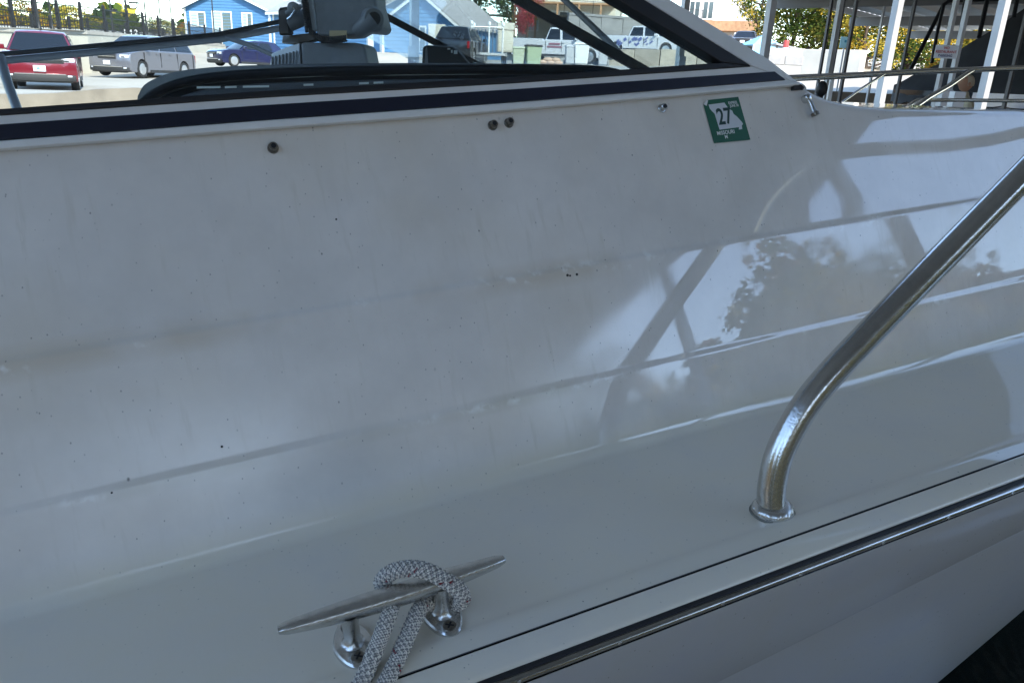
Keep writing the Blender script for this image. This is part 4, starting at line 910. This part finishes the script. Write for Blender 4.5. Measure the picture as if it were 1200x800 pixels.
    def cbar(zc, y0, y1, h_, out, dp=.12, slant=0.0):       # a strip that follows the curved nose
        q = MB(); rows = []
        for j in range(13):
            y = y0+(y1-y0)*j/12; xx = xf-.16*abs(y/(W/2))**3.2*max(0,(xf-L*.32)/(L*.18))**1.5+out; taper = 1-.25*abs(y/(W/2))**2
            rows.append([(xx-dp,y,zc-h_/2),(xx-.01,y,zc-h_/2*taper),(xx+slant*0,y,zc-h_*.25),(xx,y,zc+h_*.25),(xx-.015,y,zc+h_/2*taper+slant*abs(y)),(xx-dp,y,zc+h_/2)])
        q.grid(rows); return q
    gz0 = hood-.19; g_ = cbar(gz0,-W*grille[0]/2,W*grille[0]/2,grille[1],.012).build('grille', M_PLAST, e, smooth=50); cbar(gz0,-W*grille[0]*.46,W*grille[0]*.46,.03,.024).build('grille_bar', M_CHROME, g_)
    cbar(clear+.11,-W*.47,W*.47,.20,.015).build('front_bumper', M_PLAST, e, smooth=50); cbar(clear+.205,-W*.34,W*.34,.045,.03).build('skid_bar', M_CHROME, e, smooth=50); cbar(clear+.02,-W*.42,W*.42,.10,-.03).build('air_dam', M_PLAST, e, smooth=50)
    b = MB(); b.box((xr+.02,0,clear+.14), (.12,W*.86,.2)); b.build('rear_bumper', M_PLAST, e, bevel=.04)
    for sd_,lz in lamps:
        hl = cbar(lz,sd_*W*.30,sd_*W*.475,.13,.010).build('headlight', M_LAMP, e, smooth=50); cbar(lz-.02,sd_*W*.33,sd_*W*.40,.06,.016).build('lamp_lens', M_PLAST, hl, smooth=50)
        cbar(clear+.16,sd_*W*.36,sd_*W*.42,.06,.028).build('fog_lamp', M_LAMP, e, smooth=50)
    b = MB(); b.box((cowl+.06,0,belt+.0), (.10,W*.78,.02)); b.build('cowl_trim', M_PLAST, e)
    if plate: b = MB(); b.box((xf+.035,0,clear+.36), (.02,.31,.16)); b.build('license_plate', M_PLATE, e)
    for y in (-.15,.15): pass
    if pickup:
        b = MB(); b.box2((xr+.10,-W/2+.10,bed[1]-.02),(bed[0]-.06,W/2-.10,bed[1]+.012)); b.build('bed_cover', M_PLAST, e)
    return e
def paintm(n_, c, metal=.2): return mat(n_, c, .28, metal, coat=.8)
def gp(x, y, D): q = P(x,y,D); return V((q.x,q.y,gz(q.x,q.y)))
az = lambda a: math.radians(a)
W3 = ((-.05,-.55,.85,.35),(-1.05,-1.0,-.15,-.65),(-1.95,-1.65,-1.15,-1.1))
suv = car('red sport utility vehicle facing the viewer in front of the cream wall','car', gp(57,105,24.6), az(153), paintm('red_paint',(.17,.006,.016)), 4.75,1.93,1.76,1.12,1.08,1.05,.35,-1.75,-2.15,(1.42,-1.43),.37, wins=W3, grille=(.66,.17), clear=.30)
letters('plate_mark','MO',.09,V((0,1,0)),V((0,0,1)),V((2.43,0,.66)),mat('plate_blue',(.05,.25,.3),.5),suv,V((0,0,0)))
car('silver minivan parked against the cream wall right of the red car','van', gp(172,90.5,35), az(190), paintm('silver_paint',(.16,.16,.18),.4), 5.1,2.0,1.76,1.10,1.0,1.55,.55,-2.15,-2.40,(1.60,-1.48),.345, wins=((.3,-.05,1.3,.55),(-.95,-.95,.2,-.15),(-2.2,-2.0,-1.05,-1.05)), grille=(.42,.20), clear=.2)
car('dark blue hatchback parked below the blue house','car', gp(291,78.5,44), az(222), paintm('navy_paint',(.012,.014,.055)), 4.3,1.8,1.46,.92,.86,.95,.2,-1.4,-1.95,(1.3,-1.3),.32, wins=((-.05,-.35,.7,.15),(-1.1,-1.0,-.15,-.45)), grille=(.5,.14), clear=.18)
car('black sport utility vehicle seen from behind beside the small blue gable','car', gp(541,74,41), az(8), paintm('black_paint',(.015,.017,.022)), 4.9,1.95,1.8,1.15,1.1,1.1,.4,-1.9,-2.25,(1.45,-1.45),.37, wins=W3)
t1 = car('white pickup truck with side lettering behind the pale bins at centre','truck', gp(658,73.5,45), az(108), paintm('white_paint',(.60,.60,.61),0), 5.9,2.02,1.95,1.22,1.2,1.35,.75,-.65,-.85,(1.85,-1.75),.40, True, ((.25,.15,1.15,.75),(-.7,-.55,.1,.0)), (-.95,1.28), .35, 'pickup_truck', 'white pickup trucks in the lot')
t2 = car('white pickup truck with dark side graphics above the tan block wall','truck', gp(756,64,53.5), az(121), paintm('white_paint',(.60,.60,.61),0), 5.9,2.02,1.97,1.25,1.24,1.35,.75,-.85,-1.05,(1.85,-1.80),.42, True, ((.25,.15,1.15,.75),(-.85,-.7,.1,.0)), (-1.15,1.30), .36, 'pickup_truck', 'white pickup trucks in the lot', grille=(.6,.36))
M_DECAL = mat('blue_decal',(.10,.13,.32),.5); M_DECR = mat('red_decal',(.30,.12,.16),.5)
b = MB(); rg = random.Random(3)
for k in range(14): x = rg.uniform(-2.5,.9); b.box((x,-1.022,rg.uniform(.72,1.12)), (rg.uniform(.1,.35),.012,rg.uniform(.05,.2)), V((.8,0,.6)), V((0,1,0)), V((-.6,0,.8)))
b.build('side_graphics', M_DECAL, t2)
b = MB()
for k in range(2): b.box((-.2,-1.022,.86+k*.16), (.85-.2*k,.012,.09))
b.build('side_lettering', M_DECR, t1)
car('pale car parked below the brick deck of the white building','car', gp(872,58,56), az(200), paintm('silver_paint',(.16,.16,.18),.4), 4.4,1.8,1.46,.92,.86,.95,.2,-1.4,-1.95,(1.3,-1.3),.32, wins=((-.05,-.35,.7,.15),(-1.1,-1.0,-.15,-.45)))
# ------------------------------------------------------------------ lot clutter
def bin_(x, y, D, w, h, col, label, cat_='bin', lid=True):
    e = empty('wheelie_bin', gp(x,y,D), random.uniform(-.2,.2), label, cat_); b = MB(); b.prism([(-w*.44,-w*.4,.05),(w*.44,-w*.4,.05),(w*.5,-w*.5,h),(-w*.5,-w*.5,h)], (0,w*.9,0)); b.build('body', col, e, bevel=.03)
    if lid: b = MB(); b.prism([(-w*.54,-w*.56,h),(w*.54,-w*.56,h),(w*.5,-w*.5,h+.09),(-w*.5,-w*.5,h+.09)], (0,w*1.05,0)); b.build('lid', M_PLAST if lid=='dark' else col, e, bevel=.02)
    for sx in (-1,1): b = MB(); b.lathe(V((sx*w*.42,w*.42,.11)), V((sx,0,0)), [(.11,0),(.11,.06)], 12); b.build('wheel', M_TYRE, e)
mp = mat('pale_green_plastic',(.50,.55,.40),.6); mgn = mat('green_plastic',(.36,.44,.28),.6); mwp = mat('white_plastic',(.8,.8,.78),.4); mcb = mat('cardboard_pink',(.62,.42,.30),.8)
bin_(607,75.5,41,.62,.80,mp,'small pale green bin left of the larger green bin'); bin_(624,75.5,41,.80,.92,mgn,'larger green bin with dark lid in front of the white pickup','bin','dark')
bin_(667,76,41,.5,.86,mat('grey_plastic2',(.45,.46,.48),.6),'grey bin right of the white pickup front wheel'); bin_(681,76,41,.75,1.0,mwp,'tall white bin under the windshield mullion'); bin_(706,77,41,.5,.8,mat('grey_plastic2',(.45,.46,.48),.6),'small grey bin right of the white one')
e = empty('rubble_heap', gp(645,75.5,41), 0, 'pinkish heap of sandbags under the white pickup', 'sandbags')
for k in range(5):
    b = MB(); rows = []
    for i in range(7):
        t = -1+2*i/6; r_ = .15*math.sqrt(max(.04,1-t*t)); rows.append([V((t*.26+(k-2)*.2+.06*(k%2), math.cos(2*math.pi*j/10)*r_*1.1, .12+.14*(k%2)+math.sin(2*math.pi*j/10)*r_*.8)) for j in range(11)])
    b.grid(rows); b.build('sandbag', mcb, e, smooth=60)
# power pedestal and boat trailer
e = empty('power_cabinet', gp(591,75,42), .1, 'cream electrical cabinet on a white post beside the trailer', 'cabinet')
b = MB(); b.box2((-.42,-.2,.62),(.42,.2,1.72)); b.build('case', mat('cream_metal',(.62,.57,.47),.6), e, bevel=.02); b = MB(); b.box2((-.46,-.24,1.74),(.46,.24,2.1)); b.build('hood', mat('cream_metal',(.62,.57,.47),.6), e, bevel=.02); b = MB(); b.box2((-.12,-.1,0),(.12,.1,.62)); b.build('post', mwp, e); b = MB(); b.box2((-.36,-.225,.7),(.36,-.205,1.62)); b.build('door', mat('cream_metal2',(.66,.61,.5),.6), e)
e = empty('boat_trailer', gp(572,75,41), .25, 'galvanised boat trailer with tall guide poles beside the black car', 'trailer'); mgal = mat('galvanised',(.55,.56,.57),.45,.5)
b = MB(); b.box2((-1.0,-.1,.45),(1.0,.1,.57)); b.box2((-.9,1.6,.45),(.9,1.8,.57)); b.box2((-1.0,-.1,.46),(-.88,3,.56)); b.box2((.88,-.1,.46),(1.0,3,.56)); b.build('chassis', mgal, e)
for x,y in ((-.95,0),(.0,.0),(.75,0),(-.5,1.7)): b = MB(); b.tube([(x,y,.5),(x,y,1.95)], .05, 8); b.lathe(V((x,y,1.92)), V((0,0,1)), [(.09,0),(.09,.14),(.05,.18)], 8); b.build('guide_pole', mwp, e, smooth=50)
b = MB(); b.tube([(-.95,0,1.8),(.75,0,1.85)], .04, 8); b.build('cross_bar', mgal, e); 
for sx in (-1,1): w_ = MB(); w_.lathe(V((sx*.95,.9,.33)), V((sx,0,0)), [(.2,0),(.33,.02),(.33,.18),(.2,.2)], 18); w_.build('wheel', M_TYRE, e, smooth=40)
for k in range(7): b = MB(); b.tube([(-.7+k*.2,.4,.6),(-.7+k*.2,.45,1.75)], .035, 6); b.build('bunk_board', mat('bunk_blue',(.12,.17,.25),.7), e)
e = empty('canopy_tent', gp(891,60,47), .2, 'light blue pop-up canopy beside the left dock post', 'tent')
b = MB(); b.add([(-1,-1,1.35),(1,-1,1.35),(1,1,1.35),(-1,1,1.35),(0,0,1.95)], [(0,1,4),(1,2,4),(2,3,4),(3,0,4)]); b.build('roof', mat('light_blue_canvas',(.25,.55,.75),.7), e); b = MB(); b.add([(-1,-1,1.35),(1,-1,1.35),(1,-1,.2),(-1,-1,.2)], [(0,1,2,3)]); b.build('side_wall', mat('light_blue_canvas',(.25,.55,.75),.7), e)
for x,y in ((-1,-1),(1,-1),(1,1),(-1,1)): b = MB(); b.box2((x-.03,y-.03,0),(x+.03,y+.03,1.35)); b.build('leg', mwp, e)
e = empty('lean_to', gp(925,62,44), 0, 'small dark lean-to shelter behind the pale block wall', 'shelter')
b = MB(); b.prism([(-1.0,-.6,1.35),(1.2,-.6,1.0),(1.2,-.6,1.1),(-1.0,-.6,1.45)], (0,1.4,0)); b.build('roof', mat('grey_metal',(.3,.3,.3),.5), e); b = MB(); b.box2((-.95,.7,0),(1.1,.78,1.1)); b.build('back_wall', M_PLAST, e); b = MB(); b.box2((-.95,-.55,0),(-.85,-.45,1.4)); b.box2((1.05,-.55,0),(1.15,-.45,1.05)); b.build('posts', M_PLAST, e)
e = empty('traffic_drum', gp(920,60,42.5), 0, 'red and white barrel under the small lean-to', 'barrel'); b = MB(); b.lathe(V((0,0,0)), V((0,0,1)), [(.28,0),(.26,.3)], 14); b.build('base', mwp, e, smooth=40); b = MB(); b.lathe(V((0,0,.3)), V((0,0,1)), [(.26,0),(.24,.6),(.2,.64)], 14); b.build('red_band', mat('red_plastic',(.5,.07,.06),.5), e, smooth=40)
e.location.z = P(920,58,42.5).z-.1; e.scale = (.6,.6,.6)
b = MB(); b.box((0,0,0), (.75,.03,.62)); o = P(990.5,50,22); e = empty('notice_board', o, 0, 'pale teal notice board between the thin dock posts', 'sign'); b = MB(); b.box((0,0,0), (.29,.02,.30)); b.build('board', mat('pale_teal',(.42,.66,.62),.6), e); b = MB(); b.box((0,-.012,.03), (.06,.004,.06)); b.build('emblem', mat('teal_dark',(.05,.25,.3),.6), e); b = MB(); b.box((0,.02,-1.0), (.04,.03,2.2)); b.build('post', mgal, e)
# ------------------------------------------------------------------ neighbouring covered dock
M_GALV = mat('galvanised_post',(.50,.52,.55),.5,.25,var=.12,scale=5); M_DKP = mat('dark_pipe',(.10,.10,.11),.5,.4); M_ROOFU = mat('roof_sheet',(.72,.72,.70),.6,.2,var=.1,scale=1)
dk_o = P(1090,118,6); dk_o.z = 0; dock2 = empty('covered_dock', dk_o, 0, 'grey steel covered dock with square posts on the right', 'dock')
def vpost(xt, D, wpx, material, name='post', top=None, zb=.15, rot=None):
    t = P(xt,0,D); w_ = wpx*mpp(D); z1 = top if top else t.z+1.2; b = MB(); a = rot if rot is not None else math.radians(25.3)
    X = V((math.cos(a),math.sin(a),0)); b.box(V((t.x,t.y,(z1+zb)/2)), (w_,w_,z1-zb), X, V((-X.y,X.x,0))); return b.build(name, material, dock2, dk_o, bevel=w_*.06)
for a in ((905,9,8.5,M_GALV),(975,15,3.2,M_DKP),(985.5,12,5.5,M_GALV),(990,13,2.2,M_DKP),(1004,11,3.6,M_DKP),(1038,17,2.6,M_GALV),(1053.5,5.0,9,M_GALV),(1073,11,3.2,M_DKP),(1121,8.2,5.2,M_GALV),(1135.5,7.6,5.4,M_GALV),(1178,4.6,9.5,M_GALV),(1207,10,4,M_DKP)): vpost(*a, rot=math.radians(25.3))
for a in ((485.5,10,9.5,M_GALV),(433,13,7,M_GALV),(804,13,7.5,M_GALV)): vpost(*a)
for x0,y0,D in ((480,54,9.9),(797,66,12.9),(1104,105,7.9),(1118,107,7.4)):
    q = P(x0,y0,D); b = MB(); b.box(V((q.x+.04,q.y,q.z-.5)), (.11,.11,1.0)); b.build('sleeve', M_GALV, dock2, dk_o, bevel=.008)
A, B = P(938,-2,18.5), P(1092,33,26); zr = (A.z+B.z)/2; A.z = zr; B.z = zr; t = (B-A); t.z = 0; t.normalize(); nn = V((t.y,-t.x,0))
a0 = A-t*14; L_ = (B-A).length+14.5
b = MB(); rows = []
for k in range(121):
    c = a0+t*(L_*k/120); z = .03*(1 if k%2 else 0); rows.append([c+V((0,0,z)), c+nn*15+V((0,0,z+.35))])
b.grid(rows); b.build('roof', M_ROOFU, dock2, dk_o)
for k in range(15): b = MB(); c = a0+nn*(.1+k*1.02)+V((0,0,-.10+.024*k)); b.box(c+t*(L_/2), (L_,.06,.14), t, nn); b.build('purlin', mat('white_purlin',(.75,.74,.71),.6), dock2, dk_o)
for k in range(5): b = MB(); c = a0+t*(L_*(k+.5)/5)+V((0,0,-.30)); b.box(c+nn*7.4, (.12,15,.22), t, nn); b.build('rafter', mat('roof_steel',(.30,.30,.30),.6), dock2, dk_o)
b = MB(); b.box(a0+t*(L_/2)-nn*.05+V((0,0,-.02)), (L_,.05,.22), t, nn); b.build('fascia', mat('roof_steel',(.30,.30,.30),.6), dock2, dk_o)
q = P(1100,90,9); b = MB(); b.box(V((q.x+1.5,q.y+1.2,.05)), (9,1.2,.3), V((math.cos(.45),math.sin(.45),0)), V((-math.sin(.45),math.cos(.45),0))); b.build('walkway', mat('dock_boards',(.30,.26,.20),.9,var=.2,scale=3), dock2, dk_o)
q = P(963.5,101,9.5); b = MB(); b.lathe(q-V((0,0,.1)), V((0,0,1)), [(.03,-.02),(.065,.02),(.07,.08),(.05,.13),(.02,.16)], 14); b.box(q-V((0,0,.6)), (.05,.05,1.0)); o = b.build('dock_bumper', M_BLACK, smooth=50); tag(o, 'black rounded dock bumper beside the thin dark post', 'bumper')
q = P(972.5,108,9.2); b = MB(); b.box(q-V((0,0,.35)), (.045,.045,.92)); b.lathe(q+V((0,0,.11)), V((0,0,1)), [(.03,0),(.03,.03),(.01,.05)], 8); o = b.build('mooring_stub', mwp); tag(o, 'short white stub post next to the black dock bumper', 'post')
# sign on the post
so_ = P(1108.5,61,7.7); sr = math.atan2(so_.x,so_.y); e = empty('dock_sign', so_, -sr*.55, 'white sign reading NO RESTAURANT PARKING on a dock post', 'sign')
sw, sh_ = 24*mpp(7.7), 14.5*mpp(7.7); b = MB(); b.box((0,0,0), (sw,.006,sh_)); b.build('panel', mat('sign_white',(.74,.75,.78),.4), e, bevel=.002)
for k,(tx,mm_) in enumerate((('NO',mat('sign_red',(.45,.03,.03),.5)),('RESTAURANT',mat('sign_red',(.45,.03,.03),.5)),('PARKING',mat('sign_navy',(.05,.05,.15),.5)))):
    letters('lettering', tx, sh_*.27, V((1,0,0)), V((0,0,1)), V((0,-.006,sh_*(.28-.29*k))), mm_, e, V((0,0,0)), .92)
# ------------------------------------------------------------------ boat under a dark cover
bo = P(1120,118,11.5); bo.z = 0
tgt = P(1320,100,11.6); th = math.atan2(tgt.y-P(1047,104,13.8).y, tgt.x-P(1047,104,13.8).x)
bow = P(1047,103.5,13.8); zb = bow.z
cbt = empty('covered_boat', V((bow.x,bow.y,0)), th, 'dark hulled boat under a black canvas cover on the right dock', 'boat')
M_TARP = mat('black_canvas',(.022,.024,.030),.75,var=.25,scale=4,bump=.6,bscale=5)
def hb(x): return 1.1*min(1,(max(0,x)/2.4))**.6
def rdg(x): return zb+.06+(.40*min(1,x/.7)+max(0,x-.7)*.78 if x < 3.2 else .40+1.95)
b = MB(); rows = []
for i in range(36):
    x = 6.5*(i/35)**1.3; h_ = hb(x)+.02; r_ = rdg(x); row = []
    for j in range(-12,13):
        f_ = abs(j)/12; y = h_*f_*(1 if j>0 else -1); sag = .05*math.sin(f_*math.pi)+.012*math.sin(i*1.3+j*.9)
        z = r_+(zb-.10-r_)*f_**1.15-sag
        if f_ == 1: z = zb-.24+.025*math.sin(i*1.9)
        row.append((x,y,z))
    rows.append(row)
b.grid(rows); b.build('canvas_cover', M_TARP, cbt, smooth=50)
b = MB()
for sg in (-1,1): b.grid([[(x,sg*hb(x)*f_,z) for f_,z in ((1.01,zb-.02),(1.015,zb-.22),(.995,zb-.24))] for x in [1.5+5.0*(i/20) for i in range(21)]])
b.build('gunwale_band', mat('lavender_gelcoat',(.55,.55,.68),.2), cbt, smooth=40)
b = MB()
for sg in (-1,1): b.grid([[(x+ (0.25 if k==2 else 0),sg*hb(x)*f_,z) for k,(f_,z) in enumerate(((.995,zb-.02),(.85,zb-.75),(.2,-.3)))] for x in [.05+6.4*(i/20)**1.3 for i in range(21)]])
b.build('hull', mat('black_gelcoat',(.008,.008,.010),.12), cbt, smooth=40)
b = MB(); b.tube([(2.55,-1.12,zb-.42),(2.57,-1.14,zb-.33),(2.95,-1.15,zb-.33),(2.97,-1.13,zb-.42)], .013, 8); b.build('grab_handle', M_CHROME, cbt, smooth=50)
be = cbt
def bpt(pts, r_, D): 
    b = MB(); b.tube([P(x,y,D) for x,y in pts], r_, 8); o = b.build('support_frame', mat('black_frame',(.01,.011,.016),.5), None, None, smooth=50)
    o.parent = cbt; o.matrix_parent_inverse = (M.Translation(cbt.location) @ M.Rotation(th,4,'Z')).inverted(); return o
bpt([(1066,84),(1086,45),(1106,6),(1113,1),(1190,-2),(1230,-3)], .034, 12.6); bpt([(1092,74),(1098,40),(1106,6)], .028, 12.4); bpt([(1123,60),(1127,30),(1132,-4)], .034, 12.2); bpt([(1147,44),(1152,22),(1158,-4)], .034, 12.0); bpt([(1188,20),(1193,-5)], .03, 11.8)
# ------------------------------------------------------------------ seated person
pc = P(1132,98,11.2); hs = .105
pe = empty('person', V((pc.x,pc.y,.45)), 0, 'grey haired person in a pale shirt sitting beyond the foredeck facing left', 'person')
lx = -CR; lx = V((lx.x,lx.y,0)).normalized(); fy = V((-lx.y,lx.x,0))
def skin_body(name, J, Ed, material, parent, org, root=0):
    me = bpy.data.meshes.new(name); me.from_pydata([V(j[0])-org for j in J], Ed, [])
    o = bpy.data.objects.new(name, me); COL.objects.link(o); o.parent = parent
    sm = o.modifiers.new('skin','SKIN'); sm.use_smooth_shade = True
    for i,j in enumerate(J): me.skin_vertices[0].data[i].radius = (j[1], j[2] if len(j)>2 else j[1]); me.skin_vertices[0].data[i].use_root = (i == root)
    sb = o.modifiers.new('sub','SUBSURF'); sb.levels = 2; sb.render_levels = 2; me.materials.append(material); return o
hc = pc; dn = V((0,0,-1)); nk = hc+dn*.15-lx*.02; ch = hc+dn*.36-lx*.04; pv = hc+dn*.78-lx*.06
if True:
    po = pe.location.copy(); sh = mat('pale_shirt',(.50,.47,.36),.85,var=.1,scale=20); skn = mat('skin',(.50,.28,.20),.55); hair = mat('grey_hair',(.50,.45,.37),.9)
    J = [(pv,.15,.12),(pv.lerp(ch,.5),.15,.11),(ch,.17,.12),(nk+dn*.05,.09,.08),(nk,.055),(nk-dn*.05,.055)]
    Ed = [(0,1),(1,2),(2,3),(3,4),(4,5)]
    for sg in (-1,1):
        n0 = len(J); shd = ch+fy*(.18*sg)-dn*.08; el = shd+dn*.27+lx*.05+fy*.03*sg; ha = el+lx*.22+dn*.05-fy*.05*sg; J += [(shd,.065),(el,.045),(ha,.033),(ha+lx*.08,.03)]; Ed += [(2,n0),(n0,n0+1),(n0+1,n0+2),(n0+2,n0+3)]
        n0 = len(J); hp = pv+fy*(.09*sg)+dn*.04; kn = hp+lx*.42; an = kn+dn*.42; J += [(hp,.085),(kn,.065),(an,.045),(an+lx*.16+dn*.03,.035)]; Ed += [(0,n0),(n0,n0+1),(n0+1,n0+2),(n0+2,n0+3)]
    skin_body('body', J, Ed, sh, pe, po)
    b = MB(); rows = []
    for i in range(15):                        # head with brow, nose and chin
        a = math.pi*i/14; row = []
        for j in range(21):
            q = 2*math.pi*j/20; r_ = math.sin(a); z = math.cos(a)*.118; fx = math.cos(q); face = max(0,fx)
            rx = .098*r_*(1+.06*(-fx if fx<0 else 0)); 
            if z < -.03: rx *= 1-.18*(1-face)*min(1,(-z-.03)/.08)
            nose = .028*max(0,face-.93)/.07*math.exp(-((z+.012)/.03)**2); brow = .006*max(0,face-.5)*math.exp(-((z-.03)/.015)**2); chin = .012*max(0,face-.6)*math.exp(-((z+.085)/.02)**2)
            row.append(hc+lx*(fx*rx+nose+brow+chin)+fy*(math.sin(q)*.076*r_)+V((0,0,z)))
        rows.append(row)
    b.grid(rows); hd = b.build('head', skn, pe, po, smooth=80)
    b = MB(); rows = []
    for i in range(9):
        a = math.pi*.60*i/8; rows.append([hc+V((0,0,.006))+lx*(-.022+math.cos(2*math.pi*j/20)*math.sin(a)*.095)+fy*(math.sin(2*math.pi*j/20)*math.sin(a)*.082)+V((0,0,math.cos(a)*.122)) for j in range(21)])
    b.grid(rows); b.build('hair', hair, pe, po, smooth=80)
    for sg in (-1,1):
        b = MB(); b.lathe(hc+fy*(.074*sg)-lx*.005-V((0,0,.005)), fy*sg-lx*.4, [(.02,0),(.026,.010),(.016,.016)], 10); b.build('ear', skn, pe, po, smooth=60)
    b = MB(); c = pv+dn*.30; b.box(c, (.5,.45,.36), lx, fy); b.build('seat_box', mat('dock_boards',(.30,.26,.20),.9,var=.2,scale=3), None); sbx = bpy.data.objects['seat_box']; sbx.name = 'dock_box'; tag(sbx, 'low dock box the person sits on behind the foredeck', 'box')
# ------------------------------------------------------------------ the covered slip round the viewer (reflected in the boat)
RZ = 4.15
slip_o = BF(0,-1.4,0); slip_o.z = .5; slip = empty('slip_roof', slip_o, 0, 'corrugated steel roof on posts sheltering the white boat', 'roof')
hd_ = V((BD.x,BD.y,0)).normalized(); S0, S1, UA, UB = -3.4, 4.45, -9.0, 4.0
def SF(s, u, z): return V((CAM.x,CAM.y,0))+hd_*s+BW*u+V((0,0,z))
b = MB(); rows = []
for k in range(331):
    u = UA+(UB-UA)*k/330; rows.append([SF(S0,u,RZ+.04*math.cos(k*math.pi/2)), SF(S1,u,RZ+.04*math.cos(k*math.pi/2))])
b.grid(rows); b.build('roof_sheet', mat('slip_roof_sheet',(.80,.80,.78),.55,.0,var=.1,scale=1), slip, slip_o, smooth=80)
for s in (S0+.2,-.2,2.2,S1-.15): b = MB(); b.box(SF(s,(UA+UB)/2,RZ-.14), (UB-UA,.10,.2), BW, hd_); b.build('rafter', M_GALV, slip, slip_o)
for s in (-3.2,S1-.15):
    for u in (-1.75,-4.5,3.5):
        if u == 3.5: continue
        b = MB(); b.box(SF(s,u,RZ/2), (.10,.10,RZ-.1), hd_, BW); b.build('post', M_GALV, slip, slip_o, bevel=.006)
        if u < -2: continue
        b = MB(); a, c = SF(s,u,RZ-1.25), SF(s-1.1,u,RZ-.1); b.tube([a,c], .045, 8); b.build('knee_brace', M_GALV, slip, slip_o)
dw = empty('dock_walkway', SF(0,-.6,.42)); dwo = SF(0,-.6,.42); dw['kind'] = 'structure'
pm = MB().box((0,0,0),(.14,1.5,.04)).build('plank', mat('dock_boards',(.30,.26,.20),.9,var=.2,scale=3)).data; bpy.data.objects.remove(bpy.data.objects['plank'])
for k in range(66):
    o = bpy.data.objects.new('plank', pm); COL.objects.link(o); o.parent = dw; o.location = SF(-7+k*.15,-.85,.40)-dwo; o.rotation_euler.z = math.atan2(hd_.y,hd_.x)
